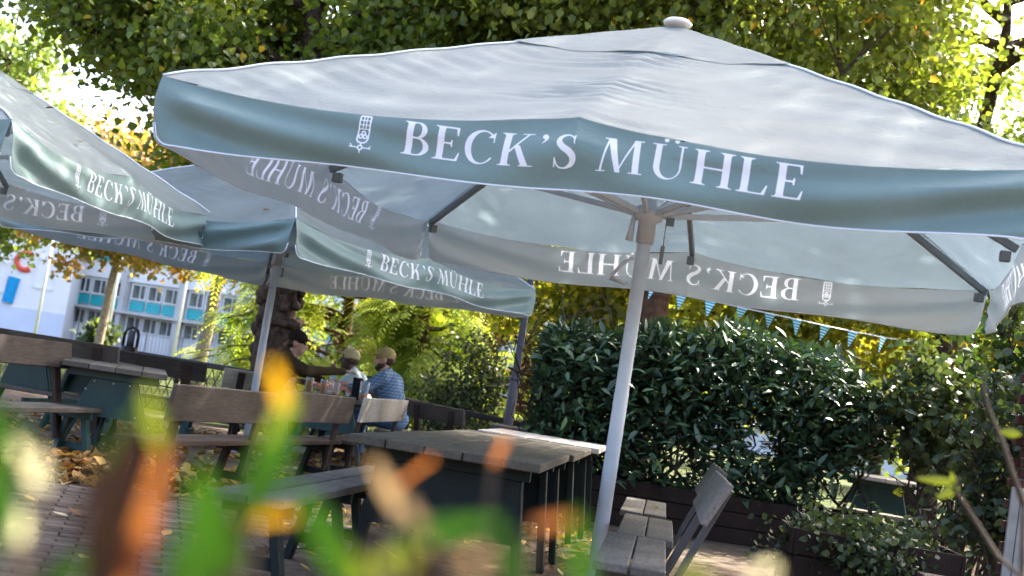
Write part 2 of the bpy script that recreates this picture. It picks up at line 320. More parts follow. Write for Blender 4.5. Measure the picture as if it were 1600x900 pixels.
def board(parent, name, p0, p1, w, t, mt, up=(0, 0, 1), ch=0.004):
    """a plank or bar from p0 to p1: its own object, local X along the grain"""
    p0, p1 = Vector(p0), Vector(p1); L = (p1 - p0).length; key = (name, round(L, 3), w, t, mt.name)
    if key not in _bc:
        b_ = MB(); vs, fs = boxgeo((L, w, t), ch); b_.add(vs, fs); _bc[key] = b_.mesh(name, mt)
    o = link(name, _bc[key], parent, (p0 + p1) / 2); o.rotation_euler = basis(p1 - p0, up).to_euler(); return o
def lump(name, prims, mt, parent=None, voxel=0.01, smooth=4, loc=None, rot=None):
    """one continuous surface grown round capsules ('c', p0, p1, r0, r1) and ellipsoids ('e', c, radii[, R])"""
    bm = bmesh.new()
    for p in prims:
        if p[0] == 'e':
            R = p[3].to_4x4() if len(p) > 3 else Matrix.Identity(4)
            bmesh.ops.create_icosphere(bm, subdivisions=3, radius=1.0, matrix=Matrix.Translation(p[1]) @ R @ Matrix.Diagonal((*p[2], 1)))
        else:
            a, c_, r0, r1 = Vector(p[1]), Vector(p[2]), p[3], p[4]; k = max(3, int((c_ - a).length / (0.5 * min(r0, r1))) + 1)
            k = min(k, 24)
            for i in range(k + 1):
                f_ = i / k; bmesh.ops.create_icosphere(bm, subdivisions=2, radius=r0 + (r1 - r0) * f_, matrix=Matrix.Translation(a.lerp(c_, f_)))
    me = bpy.data.meshes.new(name); bm.to_mesh(me); bm.free()
    o = link(name, me); md = o.modifiers.new('r', 'REMESH'); md.mode = 'VOXEL'; md.voxel_size = voxel
    s_ = o.modifiers.new('s', 'SMOOTH'); s_.iterations = smooth; s_.factor = 0.5
    ev = o.evaluated_get(bpy.context.evaluated_depsgraph_get()); m2 = bpy.data.meshes.new_from_object(ev)
    m2.name = name; bpy.data.objects.remove(o); bpy.data.meshes.remove(me); m2.materials.clear(); m2.materials.append(mt)
    m2.polygons.foreach_set('use_smooth', np.ones(len(m2.polygons), bool))
    return link(name, m2, parent, loc, rot)
def rand_rot(nn, droop=0.5):
    """random leaf frames: tip direction (n,3) and side direction (n,3)"""
    d = RNG.normal(size=(nn, 3)); d[:, 2] = d[:, 2] * 0.6 - droop; d /= np.linalg.norm(d, axis=1)[:, None]
    s = np.cross(d, RNG.normal(size=(nn, 3))); s /= np.linalg.norm(s, axis=1)[:, None] + 1e-9
    return d, s
def leaves_np(P, size, droop=0.5, width=0.42, fold=0.25, var=0.45, d=None, s=None):
    """heart-ish folded leaves at P: V, quads (two per leaf)"""
    nn = len(P)
    if d is None: d, s = rand_rot(nn, droop)
    nrm = np.cross(d, s); L = size * (1 + var * (RNG.random(nn) * 2 - 1)); Wd = L * width
    c = lambda a, b_, e: P + d * (L * a)[:, None] + s * (Wd * b_)[:, None] + nrm * (Wd * fold * e)[:, None]
    V = np.stack([c(0, 0, 0), c(.28, 1, 1), c(.68, .72, .8), c(1, 0, -.3), c(.68, -.72, .8), c(.28, -1, 1)], 1).reshape(-1, 3)
    o = np.arange(nn)[:, None] * 6
    Fq = np.stack([o + np.array([[0, 1, 2, 3]]), o + np.array([[0, 3, 4, 5]])], 1).reshape(-1, 4)
    return V, Fq
def leaf_obj(name, P, size, mt, parent=None, tone=None, **kw):
    V, Fq = leaves_np(P, size, **kw); tn = RNG.random(len(P)) if tone is None else tone
    return link(name, np_mesh(name, V, Fq, mt, np.repeat(tn, 2)), parent)
def one_leaf(name, L, Wd, mt, bend=0.25, nseg=4):
    """a single curved leaf blade along +X"""
    V = []; 
    for i in range(nseg + 1):
        u = i / nseg; w = Wd * (math.sin(PI * min(1, u ** 0.8)) ** 0.8) * 0.5 if 0 < i < nseg else 0.002
        z = -bend * L * u * u
        V += [(u * L, -w, z + w * 0.35), (u * L, 0, z), (u * L, w, z + w * 0.35)]
    Fq = []
    for i in range(nseg):
        a = i * 3; Fq += [(a, a + 3, a + 4, a + 1), (a + 1, a + 4, a + 5, a + 2)]
    return np_mesh(name, V, Fq, mt, smooth=True)
# ------------------------------------------------------------------ lettering: BECK'S MÜHLE and the mill emblem
def g_rect(x0, y0, x1, y1): return lambda x, y: np.maximum.reduce([x0 - x, x - x1, y0 - y, y - y1])
def g_par(a0, a1, b0, b1, y0=0.0, y1=1.0):               # slanted stroke: [a0,a1] at y0 to [b0,b1] at y1
    return lambda x, y: np.maximum.reduce([(a0 + (b0 - a0) * (y - y0) / (y1 - y0)) - x, x - (a1 + (b1 - a1) * (y - y0) / (y1 - y0)), y0 - y, y - y1])
def g_ell(cx, cy, rx, ry): return lambda x, y: (np.sqrt(((x - cx) / rx) ** 2 + ((y - cy) / ry) ** 2) - 1) * min(rx, ry)
def g_or(*f): return lambda x, y: np.minimum.reduce([q(x, y) for q in f])
def g_and(*f): return lambda x, y: np.maximum.reduce([q(x, y) for q in f])
def g_not(f): return lambda x, y: -f(x, y)
def g_path(pts):                                          # brush stroke: (x, y, radius) points
    P = []
    for i in range(len(pts) - 1):
        p0, p1, p2, p3 = (np.array(pts[max(0, min(len(pts) - 1, i + q))]) for q in (-1, 0, 1, 2))
        for u in np.linspace(0, 1, 6, endpoint=False):
            P.append(0.5 * (2 * p1 + (p2 - p0) * u + (2 * p0 - 5 * p1 + 4 * p2 - p3) * u * u + (3 * p1 - p0 - 3 * p2 + p3) * u ** 3))
    P.append(np.array(pts[-1]))
    def f(x, y):
        r = np.full(np.shape(x), 9.0)
        for a, b_ in zip(P[:-1], P[1:]):
            dx, dy = b_[0] - a[0], b_[1] - a[1]; h = np.clip(((x - a[0]) * dx + (y - a[1]) * dy) / (dx * dx + dy * dy + 1e-12), 0, 1)
            r = np.minimum(r, np.hypot(x - a[0] - h * dx, y - a[1] - h * dy) - (a[2] + (b_[2] - a[2]) * h))
        return r
    return f
S_ = 0.19; T_ = 0.05
def stem(x, w=S_, lo=True, hi=True):
    q = [g_rect(x, 0, x + w, 1)]
    if lo: q += [g_rect(x - .10, 0, x + w + .10, .03), g_par(x - .05, x + w + .05, x, x + w, .02, .075)]
    if hi: q += [g_rect(x - .10, .97, x + w + .10, 1), g_par(x, x + w, x - .05, x + w + .05, .925, .98)]
    return g_or(*q)
def bowl(x0, cx, cy, rx, ry, irx, iry):
    out = g_or(g_and(g_ell(cx, cy, rx, ry), g_rect(cx - .01, -1, 9, 9)), g_rect(x0, cy - ry, cx, cy + ry))
    inn = g_or(g_and(g_ell(cx, cy, irx, iry), g_rect(cx - .01, -1, 9, 9)), g_rect(x0 + .01, cy - iry, cx, cy + iry))
    return g_and(out, g_not(inn))
LET = {
 'B': (.80, g_or(stem(.10), bowl(.24, .40, .755, .29, .245, .135, .205), bowl(.24, .42, .27, .35, .27, .185, .23))),
 'E': (.78, g_or(stem(.10), g_rect(.2, .952, .68, 1), g_par(.655, .69, .60, .69, .74, 1), g_rect(.2, .485, .52, .535), g_par(.50, .53, .47, .53, .40, .51), g_par(.47, .53, .50, .53, .51, .62), g_rect(.2, 0, .72, .05), g_par(.63, .73, .74, .765, 0, .27))),
 'C': (.90, g_or(g_and(g_ell(.47, .5, .46, .52), g_not(g_ell(.52, .5, .325, .475)), g_not(g_and(g_rect(.62, .20, 2, .80), g_par(.55, 3, .55, 3)))), g_par(.80, .835, .80, .835, .66, .98), g_par(.62, .80, .78, .82, .80, .93))),
 'K': (.98, g_or(stem(.10), g_par(.24, .31, .74, .80, .40, .985), g_rect(.58, .97, .92, 1), g_par(.68, .88, .40, .57, .0, .62), g_rect(.60, 0, .99, .03))),
 "'": (.30, g_path([(.13, .92, .075), (.185, .88, .05), (.17, .80, .028), (.09, .70, .010)])),
 'S': (.72, g_or(g_path([(.56, .74, .012), (.52, .90, .02), (.36, .975, .022), (.19, .915, .05), (.145, .77, .075), (.25, .62, .085), (.43, .49, .092), (.55, .34, .088), (.53, .15, .065), (.36, .025, .024), (.17, .06, .02), (.08, .27, .012)]), g_par(.545, .575, .545, .575, .70, .98), g_par(.06, .09, .06, .09, .02, .31))),
 'M': (1.22, g_or(g_par(.05, .105, .19, .245, 0, 1), g_rect(-.04, 0, .22, .03), g_rect(.08, .97, .34, 1), g_par(.48, .62, .18, .38, 0, 1), g_par(.52, .56, .88, .93, 0, 1), g_par(.93, 1.10, .87, 1.03, 0, 1), g_rect(.83, 0, 1.20, .03), g_rect(.86, .97, 1.13, 1))),
 'U': (1.02, g_or(g_rect(.12, .36, .28, 1), g_rect(.02, .97, .38, 1), g_rect(.79, .36, .845, 1), g_rect(.70, .97, .94, 1), g_and(g_ell(.48, .37, .36, .395), g_rect(-1, -1, 9, .37), g_not(g_ell(.54, .37, .26, .345))), g_ell(.36, 1.13, .062, .062), g_ell(.64, 1.13, .062, .062))),
 'H': (1.08, g_or(stem(.10), stem(.78), g_rect(.2, .48, .8, .53))),
 'L': (.80, g_or(stem(.10), g_rect(.2, 0, .72, .04), g_par(.62, .73, .75, .78, 0, .29))),
}
def ring(f, w): return lambda x, y: np.abs(f(x, y)) - w
def rrect(cx, cy, hx, hy, r):
    def f(x, y):
        qx = np.abs(x - cx) - hx + r; qy = np.abs(y - cy) - hy + r
        return np.hypot(np.maximum(qx, 0), np.maximum(qy, 0)) + np.minimum(np.maximum(qx, qy), 0) - r
    return f
EMBLEM = g_or(g_and(ring(rrect(.34, .66, .16, .42, .14), .022), g_not(g_rect(-1, 1.03, 2, 2))), g_rect(.18, 1.0, .50, 1.035), g_rect(.28, .66, .31, 1.02), g_rect(.37, .66, .40, 1.02), g_rect(.18, .75, .50, .775), g_rect(.18, .88, .50, .905),
              ring(g_ell(.34, .53, .052, .052), .02), ring(g_ell(.275, .43, .052, .052), .02), ring(g_ell(.405, .43, .052, .052), .02), g_rect(.18, .63, .50, .655),
              ring(g_ell(.34, .10, .062, .062), .02), g_rect(.02, .085, .27, .115), g_rect(.41, .085, .66, .115), g_rect(.325, .16, .355, .25), g_rect(.325, -.06, .355, .04), g_par(.08, .11, .02, .05, .115, .19), g_par(.57, .60, .63, .66, .115, .19))
def text_field(x, y):
    """distance field of the whole line in cap heights, and its width"""
    g = np.full(np.shape(x), 9.0); o = 0.0
    for ch in "BECK'S MUHLE":
        if ch == ' ': o += .42; continue
        w, f = LET[ch]; sel = (x > o - .25) & (x < o + w + .35)
        if sel.any(): g[sel] = np.minimum(g[sel], f(x[sel] - o, y[sel]))
        o += w + .11
    return g
TEXT_W = sum(.42 if c == ' ' else LET[c][0] + .11 for c in "BECK'S MUHLE") - .11

# ------------------------------------------------------------------ umbrellas
SZ, ZE, ZA = 4.158, 2.33, 3.394; HS = SZ / 2; VH = 0.335
def sagf(t, m):
    tau = abs(t); return 0.092 * max(0.0, math.sin(PI * tau)) ** 0.8 * m ** 1.7
def canopy_pt(side, t, m):
    z = ZA - (ZA - ZE) * m - sagf(t, m)
    a = abs(t) * m * HS; r = m * HS
    z += 0.021 * (0.55 + 0.45 * math.sin(r * 9.3 + side * 2 + 4 * t)) * math.sin(2 * PI * (r + 0.05 * math.sin(r * 8.1 + side)) / 0.092 + 2.4 * math.sin(a * 4.3 + side + r * 3)) * math.exp(-(a / (0.34 + .08 * math.sin(r * 13))) ** 2) * min(1, m * 2) * (1 if m < .97 else 0)
    hd = (1 - abs(t)) * m * HS
    z += 0.011 * math.sin(2 * PI * (r + a * .6) / 0.15 + 1.3 * side) * math.exp(-((hd - .28) / 0.22) ** 2) * m * min(1, hd * 5) * (1 if m < .97 else 0)
    z += 0.006 * math.sin(r * 23 + 6 * math.sin(t * 3.1 + side)) * m
    return rot_side(side, t * m * HS, -m * HS, z)
def rot_side(k, x, y, z):
    for _ in range(k): x, y = -y, x
    return Vector((x, y, z))
def valance_top(t): return ZE - sagf(t, 1.0)
def valance_bot(t):
    dE = (1 - abs(t)) * HS; z = ZE - VH - 0.015 * math.sin(PI * abs(t)) + 0.012 * math.sin(t * 9)
    r = 0.10
    if dE < r: z += r - math.sqrt(max(0, r * r - (r - dE) ** 2))
    return z
def valance_pt(side, t, w, off=0.0):
    zt, zb = valance_top(t), valance_bot(t); z = zt + (zb - zt) * w
    dC = (1 - abs(t)) * HS; dM = abs(t) * HS; sg = 1 if t > 0 else -1
    o = 0.035 * math.sin(min(w, 1.0) * PI * 0.75) - 0.01 * w
    o += 0.046 * math.exp(-dC / 0.85) * math.sin(w * 8.2 - dC * 4.2 + 0.6 * side + (0.8 if sg > 0 else 0)) * min(1, dC * 5) * min(1, w * 3 + .1)
    o += 0.024 * math.exp(-dM / 0.5) * math.sin(w * 5 - dM * 6.5 + side) * min(1, w * 3)
    o += 0.013 * math.sin(t * 6.3 + side * 1.7 + w * 1.5) * w
    fl = 0.022 * w ** 1.5 * (1 if dC < 0.5 else 0) * (1 - dC / 0.5)
    return rot_side(side, t * HS - sg * fl, -(HS + o + off), z)
def build_umbrella():
    root = thing('parasol', 'x', 'parasol', group='printed market parasols')
    # canopy skin: square rings outside the vent
    K, RN = 40, 66; V = []; Fq = []
    ms = [0.27 + (1 - 0.27) * i / RN for i in range(RN + 1)]
    for m_ in ms:
        for side in range(4):
            for j in range(K): V.append(canopy_pt(side, -1 + 2 * j / K, m_))
    R4 = 4 * K
    for i in range(RN):
        for j in range(R4): Fq.append((i * R4 + j, (i + 1) * R4 + j, (i + 1) * R4 + (j + 1) % R4, i * R4 + (j + 1) % R4))
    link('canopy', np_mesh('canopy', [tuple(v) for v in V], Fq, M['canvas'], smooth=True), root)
    # vent cap, lifted over the opening
    V = []; Fq = []; RC = 16
    for i in range(RC + 1):
        m_ = 0.02 + 0.345 * i / RC
        for side in range(4):
            for j in range(K):
                t = -1 + 2 * j / K; p = canopy_pt(side, t, m_)
                p.z += 0.009 + 0.006 * (i / RC) - 0.012 * math.sin(PI * abs(t)) * (i / RC) ** 2; V.append(p)
    for i in range(RC):
        for j in range(R4): Fq.append((i * R4 + j, (i + 1) * R4 + j, (i + 1) * R4 + (j + 1) % R4, i * R4 + (j + 1) % R4))
    link('vent_cap', np_mesh('vent_cap', [tuple(v) for v in V], Fq, M['canvas'], smooth=True), root)
    pp = MB()
    for side in range(4):
        pp = MB(); pp.tube([canopy_pt(side, -1, m_) + Vector((0, 0, .004)) for m_ in ms[4:]], 0.0065, 6); pp.build('hip_seam', M['piping'], root, True)
    CW = 1.81 / TEXT_W
    ts = np.concatenate([np.linspace(-HS, -1.08, 42)[:-1], np.linspace(-1.08, 1.06, 620)[:-1], np.linspace(1.06, HS, 44)]) / HS; NW = 76
    ZT = np.array([valance_top(t) for t in ts]); ZB = np.array([valance_bot(t) for t in ts]); ww = np.linspace(0, 1, NW + 1)
    SX = np.repeat(ts * HS, NW + 1); HB = (np.outer(ZT - ZB, 1 - ww)).ravel()
    mask = text_field((SX + .80) / CW, (HB - .092) / .154) * .150
    ex_, ey_ = (SX + 1.05) / .165, (HB - .072) / .165; sel = (ex_ > -.2) & (ex_ < .9); mask[sel] = np.minimum(mask[sel], EMBLEM(ex_[sel], ey_[sel]) * .165); mask = np.clip(mask, -.05, .05)
    NT = len(ts) - 1; a_ = (np.arange(NT)[:, None] * (NW + 1) + np.arange(NW)[None]).ravel(); VF = np.stack([a_, a_ + 1, a_ + NW + 2, a_ + NW + 1], 1)
    for side in range(4):
        V = [tuple(valance_pt(side, t, w)) for t in ts for w in ww]
        vm = np_mesh('valance', V, VF, M['valance_canvas'], smooth=True); at2 = vm.attributes.new('print_mask', 'FLOAT', 'POINT'); at2.data.foreach_set('value', mask.astype(np.float32))
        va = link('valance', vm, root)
        hm = MB(); hm.tube([valance_pt(side, -1 + 2 * i / 160, 0.995) for i in range(161)], 0.0042, 5); hm.build('hem', M['piping'], va, True)
    # frame
    p = MB(); p.lathe([(0.043, 0.0), (0.043, 1.18), (0.0415, 1.19), (0.0415, ZA - 0.06)], 20); p.build('pole', M['alu'], root, True)
    p = MB(); p.lathe([(.20, 0), (.20, .012), (.075, .02), (.075, .10), (.060, .10)], 20); p.build('base_plate', M['alu'], root, True)
    hz = 2.235
    p = MB(); p.lathe([(.045, hz - .16), (.053, hz - .16), (.053, hz - .03), (.082, hz - .02), (.082, hz + .045), (.070, hz + .06), (.058, hz + .06)], 20); p.build('hub', M['alu'], root, True)
    p = MB(); p.lathe([(.07, ZA - .10), (.07, ZA - .03), (.055, ZA - .02)], 16); p.build('crown_hub', M['alu'], root, True)
    p = MB(); p.lathe([(.05, ZA), (.082, ZA + .012), (.088, ZA + .024), (.07, ZA + .040), (.035, ZA + .049), (.01, ZA + .05)], 24); p.build('finial', M['white_plastic'], root, True)
    for k in range(8):
        a = k * PI / 4 - PI / 2; diag = k % 2 == 1; L = HS * (1.41421 if diag else 1.0); d = Vector((math.cos(a), math.sin(a), 0))
        dz = 0.035
        tip = d * (L - 0.02) + Vector((0, 0, ZE - .035)); top = d * .07 + Vector((0, 0, ZA - 0.105))
        board(root, 'rib', top, tip, 0.032, 0.045, M['dark_alu'], ch=0.004)
        q = top.lerp(tip, 0.66 if diag else 0.62)
        board(root, 'strut', d * .078 + Vector((0, 0, hz + .02)), q - Vector((0, 0, .03)), 0.024, 0.036, M['alu'], ch=0.004)
        p = MB(); p.box(tip - d * .06 - Vector((0, 0, .045)), (0.06, 0.05, 0.06), Matrix.Rotation(a, 3, 'Z'), 0.006); p.build('rib_end', M['dark_alu'], root)
    p = MB(); p.tube([(-.05, -.03, 1.98), (-.10, -.04, 1.94), (-.155, -.05, 1.86), (-.16, -.05, 1.84), (-.07, -.065, 1.82), (-.055, -.06, 1.83)], .011, 8); p.build('crank_handle', M['alu'], root, True)
    p = MB(); p.tube([(-.075, -.02, 2.27), (-.085, -.03, 2.15), (-.09, -.03, 2.08)], [.012, .016, .024], 8); p.build('cord_grip', M['alu'], root, True)
    p = MB(); p.tube([(.11, .0, 2.26), (.112, .0, 2.05)], .003, 5); p.box((.112, 0, 2.02), (.022, .022, .11), None, .003); p.box((.135, 0, 2.22), (.045, .02, .05), None, .003); p.build('pull_cord', M['dark_alu'], root)
    return root
u1 = build_umbrella(); u1.location = (0.73, 7.837, 0); u1.rotation_euler = (0, 0, math.radians(-15.48))
u1['label'] = 'largest grey-green printed parasol nearest the viewer, above the dark plank table'
u2 = copy_tree(u1, None, 'grey-green printed parasol in the middle, its pole beside the man in the dark cap', (-2.611, 14.763, 0), math.radians(56.91))
u3 = copy_tree(u1, None, 'grey-green printed parasol cut off by the left edge of the photo', (-5.228, 10.917, 0), math.radians(83.78))
fl = one_leaf('fallen_leaf', 0.075, 0.05, M['fallen_one'], -0.3)
def drop_leaf(loc, label, group, s=1.0, tilt=0.25):
    o = link('fallen_leaf', fl, None, loc, (random.uniform(-tilt, tilt), random.uniform(-tilt, tilt), random.uniform(0, 6.28))); o.scale = (s, s, s)
    return tag(o, label, 'leaf', group)
LC = 'dry fallen leaf lying on a grey-green parasol canopy'
bpy.context.view_layer.update()
for px, py, u in ((14, 115, u3), (31, 132, u3), (70, 174, u3), (118, 197, u3), (117, 226, u3), (410, 333, u2), (528, 355, u2), (556, 366, u2), (456, 314, u2)):
    # walk the view ray down to the canopy surface of that parasol
    d = ray(px, py); inv = u.matrix_world.inverted(); best = None
    for i in range(400):
        p = Vector((0, 0, EYE)) + d * (6 + i * .03); q = inv @ p; m_ = max(abs(q.x), abs(q.y)) / HS
        if m_ < 1:
            tt = min(abs(q.x), abs(q.y)) / max(1e-6, max(abs(q.x), abs(q.y))); e = abs(q.z - (ZA - (ZA - ZE) * m_ - sagf(tt, m_)))
            if best is None or e < best[0]: best = (e, p.copy())
    if best and best[0] < .06: drop_leaf(best[1] + Vector((0, 0, .03)), LC, 'leaves on the parasols', 0.9)
# ------------------------------------------------------------------ ground, paving, background setting
def sheet(name, pts, z, mt, parent=None):
    me = bpy.data.meshes.new(name); me.from_pydata([(x, y, z) for x, y in pts], [], [tuple(range(len(pts)))]); me.materials.append(mt)
    return tag(link(name, me, parent), kind='structure')
sheet('ground', [(-400, -60), (400, -60), (400, 700), (-400, 700)], 0.0, M['dirt'])
sheet('lawn', [(-60, 21.5), (-8, 21.5), (-3, 18.4), (40, 18.4), (60, 84), (-60, 84)], 0.004, M['lawn'])
sheet('road', [(-120, 84), (120, 70), (120, 76), (-120, 91)], 0.008, M['asphalt'])
# clay pavers, lower left: the nearest 300 one by one, the rest as one part
pav = sheet('paving', [(-3.9, 4.6), (-1.1, 4.6), (-1.1, 10.3), (-2.2, 10.8), (-3.9, 9.2)], 0.004, M['soil'])
ya = math.radians(14); ex = Vector((math.cos(ya), math.sin(ya), 0)); ey = Vector((-math.sin(ya), math.cos(ya), 0)); cells = []
for i in range(-26, 30):
    for j in range(-60, 70):
        p = Vector((-2.2, 7.4, 0)) + ex * ((i + 0.5 * (j % 2)) * 0.205) + ey * (j * 0.105)
        if -3.85 < p.x < -1.15 + 0.12 * math.sin(p.y * 5) and 4.7 < p.y < 10.2 + 0.15 * math.sin(p.x * 7) and p.y < 9.3 + (p.x + 3.9) * 0.9: cells.append(p)
def inview(p):
    d = p - Vector((0, 0, EYE)); z = d.dot(fwd); u = d.dot(CX) / z * F; v = d.dot(CY) / z * F
    return abs(u) < 820 and -470 < v
cells.sort(key=lambda p: (not inview(p), p.y))
bm_ = MB(); bm_.box((0, 0, 0), (0.196, 0.096, 0.05), None, 0.005); pme = bm_.mesh('paving_brick', M['paver'])
rest = MB()
for k, p in enumerate(cells):
    z = -0.008 + random.uniform(-.004, .004); r = Matrix.Rotation(ya + random.uniform(-.02, .02), 3, 'Z') @ Matrix.Rotation(random.uniform(-.02, .02), 3, 'X')
    if k < 300:
        o = link('paving_brick', pme, pav, (p.x, p.y, z)); o.rotation_euler = r.to_euler()
    else: rest.box((p.x, p.y, z), (0.196, 0.096, 0.05), r, 0.005, random.random())
tag(rest.build('paving_bricks_beyond', M['paver'], pav), kind='stuff')
# ------------------------------------------------------------------ beer-garden furniture (row direction d)
RY = math.radians(-7.364); DV = Vector((-math.sin(RY), math.cos(RY), 0)); EV = Vector((math.cos(RY), math.sin(RY), 0))
def table(loc, rz, W_, L, H, top, paint, label, group, rows=5, stag=0.012, leg_top=0.16, leg_bot=0.40, zb=0.40, bolts=False):
    t = thing('picnic_table', label, 'table', loc, rz, group); w = W_ / rows
    for i in range(rows):
        x = -W_ / 2 + (i + .5) * w; s0, s1 = random.uniform(-stag, stag), random.uniform(-stag, stag)
        board(t, 'top_board', (x, s0, H - .0225), (x, L + s1, H - .0225), round(w - .007, 3), .045, top, ch=.005)
    for yy in (0.28, L - 0.28):
        board(t, 'batten', (-W_ * .43, yy, H - .08), (W_ * .43, yy, H - .08), .07, .068, paint)
        for s in (-1, 1):
            board(t, 'leg', (s * leg_top, yy + .055, H - .05), (s * leg_bot, yy + .055, 0.0), .045, .095, paint, up=(0, 1, 0.0))
        p = MB(); z0 = zb; f_ = (H - .115 - z0) / (H - .05); xl = leg_top + (leg_bot - leg_top) * (1 - (z0) / (H - .05)); xt = leg_top + .02
        ysgn = -1 if yy < L / 2 else 1; y0 = yy + .055 + ysgn * .038
        vs = [(-xl, y0, z0), (xl, y0, z0), (xt, y0, H - .116), (-xt, y0, H - .116)]; vs += [(x, y + ysgn * .02, z) for x, y, z in vs]
        p.add(vs, [(0, 1, 2, 3), (7, 6, 5, 4), (0, 4, 5, 1), (1, 5, 6, 2), (2, 6, 7, 3), (3, 7, 4, 0)]); pn = p.build('end_panel', paint, t)
        if bolts:
            b_ = MB()
            for bx, bz in ((-xt, H - .14), (0, H - .14), (xt - .02, H - .14), (-xl + .03, z0 + .03), (-(xl + xt) / 2, (z0 + H) / 2), (xl - .05, z0 + .03)): b_.box((bx, y0 + ysgn * .0215, bz), (.012, .006, .012))
            b_.build('screw_heads', M['alu'], pn)
    board(t, 'stretcher', (0, .30, .30), (0, L - .30, .30), .045, .095, paint)
    return t
def bench(loc, rz, L, seat, paint, label, group, back=None, side=1, H=0.45, bz=(0.66, 0.86), lean=0.10, W_=0.31, nb=2, post_w=.06, steel=False, offs=(0, 0), boards=1, post_in=False):
    t = thing('bench', label, 'bench', loc, rz, group); w = W_ / nb
    for i in range(nb):
        x = -W_ / 2 + (i + .5) * w; s0 = random.uniform(-.01, .01)
        board(t, 'seat_board', (x, s0 + offs[0], H - .02), (x, L + s0 + offs[1], H - .02), round(w - .008, 3), .04, seat, ch=.005)
    for yy in (0.22, L - 0.22):
        board(t, 'cross_bar', (-W_ * .46, yy, H - .07), (W_ * .46 , yy, H - .07), .05, .058, paint)
        if steel:
            for s in (-1, 1): board(t, 'leg', (s * .10, yy, H - .05), (s * .15, yy, 0), .035, .035, paint, up=(0, 1, 0))
        else:
            for s in (-1, 1): board(t, 'leg', (s * .06, yy + .05, H - .05), (s * .15, yy + .05, 0), .045, .08, paint, up=(0, 1, 0))
            board(t, 'leg_brace', (-.13, yy + .10, .12), (.13, yy + .10, .12), .03, .06, paint)
        if back:
            zc0, zc1 = bz; x0 = side * (W_ / 2 + .01); k = lean / (zc1 - H)
            pi_ = .035 if post_in else -.024
            board(t, 'back_post', (x0 - side * .06, yy, H - .28), (x0 + side * (k * (zc1 - .03 - H) - pi_), yy, zc1 - .03), post_w, .03, paint if steel else M['brown_wood'], up=(side, 0, -.3))
    if back:
        zc0, zc1 = bz; x0 = side * (W_ / 2 + .01); k = lean / (zc1 - H); hh = (zc1 - zc0) / boards
        for q in range(boards):
            zc = zc0 + hh * (q + .5); xc = x0 + side * k * (zc - H)
            board(t, 'back_board', (xc, offs[0], zc), (xc, L + offs[1], zc), .032, round(hh * math.hypot(1, k) - .004, 3), back, up=(side * k, 0, 1), ch=.005)
    return t
G_T, G_B = 'beer-garden plank tables', 'beer-garden benches'
o0 = Vector((-0.7116, 6.8655, 0)); W1 = 1.005
c0 = o0 + EV * (W1 / 2)
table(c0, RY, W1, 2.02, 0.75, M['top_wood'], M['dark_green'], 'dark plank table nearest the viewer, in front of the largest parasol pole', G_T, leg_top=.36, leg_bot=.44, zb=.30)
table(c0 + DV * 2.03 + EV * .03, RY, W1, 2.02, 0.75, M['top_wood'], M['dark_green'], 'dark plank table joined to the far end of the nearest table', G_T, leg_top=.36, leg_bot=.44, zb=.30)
table(c0 + DV * 4.10 + EV * .09, RY, W1, 1.5, 0.76, M['sunlit_wood'], M['dark_green'], 'plank table coloured as if sunlit at the far end of the two dark tables', G_T, leg_top=.36, leg_bot=.44, zb=.30)  # paler boards than its neighbours stand in for sun on the top
b0 = Vector((0.5276, 5.6385, 0)) + EV * .157
for k, (s0, ln, ox, lb) in enumerate(((0, 1.47, -.02, 'bench with backrest right of the nearest table, nearest of its row of three'), (1.49, 1.46, 0.02, 'bench with backrest right of the nearest table, middle of its row of three'), (3.20, 1.5, -.02, 'bench right of the largest parasol pole with a yellow leaf on its seat'))):
    bench(b0 + DV * s0 + EV * ox, RY, ln, M['seat_wood'], M['steel'], lb, G_B, back=M['seat_wood'] if k < 2 else None, side=1, steel=True, bz=(.66, .85), lean=.20, offs=(0.55, 0.5) if k == 9 else (0, 0))
yl = b0 + DV * 3.75 + EV * .07; drop_leaf((yl.x, yl.y, .462), 'yellow leaf lying on the grey bench seat beside the largest parasol pole', None, 1.2, 0.05)
lb0 = Vector((-1.02, 6.0, 0))
for k in range(2): bench(lb0 + DV * (1.62 * k), RY, 1.6, M['seat_wood'], M['dark_green'], ('bench left of the nearest dark table, its near end half behind blurred leaves', 'bench left of the nearest dark table, the farther one touching the first')[k], G_B, W_=.36)
# row of benches whose wide backrests cross the middle of the picture
def bench_pts(p0, p1, **kw):
    p0, p1 = Vector(p0), Vector(p1); v = p1 - p0; v.z = 0; L = v.length; rz = math.atan2(-v.x, v.y); e = Vector((math.cos(rz), math.sin(rz), 0))
    side = kw.get('side', 1); W_ = kw.get('W_', .31); off = (W_ / 2 + .01 + kw.get('lean', .1)) * side
    return bench(p0 - e * off, rz, L, **kw)
pA, pB = Vector((-2.06, 8.75, 0)), Vector((-1.27, 12.4, 0)); pM = pA.lerp(pB, .5)
bench_pts(pA, pM.lerp(pA, .005), seat=M['brown_wood'], H=.42, post_in=True, paint=M['brown_wood'], label='bench with a broad brown backrest, its left end behind the blurred orange leaf', group=G_B, back=M['back_wood'], bz=(.555, .805), lean=.05, post_w=.10)
bench_pts(pM, pB, seat=M['brown_wood'], H=.42, post_in=True, paint=M['dark_green'], label='bench with a broad grey-brown backrest directly in front of the beer glasses', group=G_B, back=M['back_wood'], bz=(.58, .83), lean=.05, post_w=.09)
bench_pts((-1.19, 12.55, 0), (-0.96, 15.1, 0), seat=M['brown_wood'], H=.42, post_in=True, paint=M['brown_wood'], label='bench with a pale sunlit backrest hiding the hips of the man in blue', group=G_B, back=M['sunlit_wood'], bz=(.60, .84), lean=.05, post_w=.10)
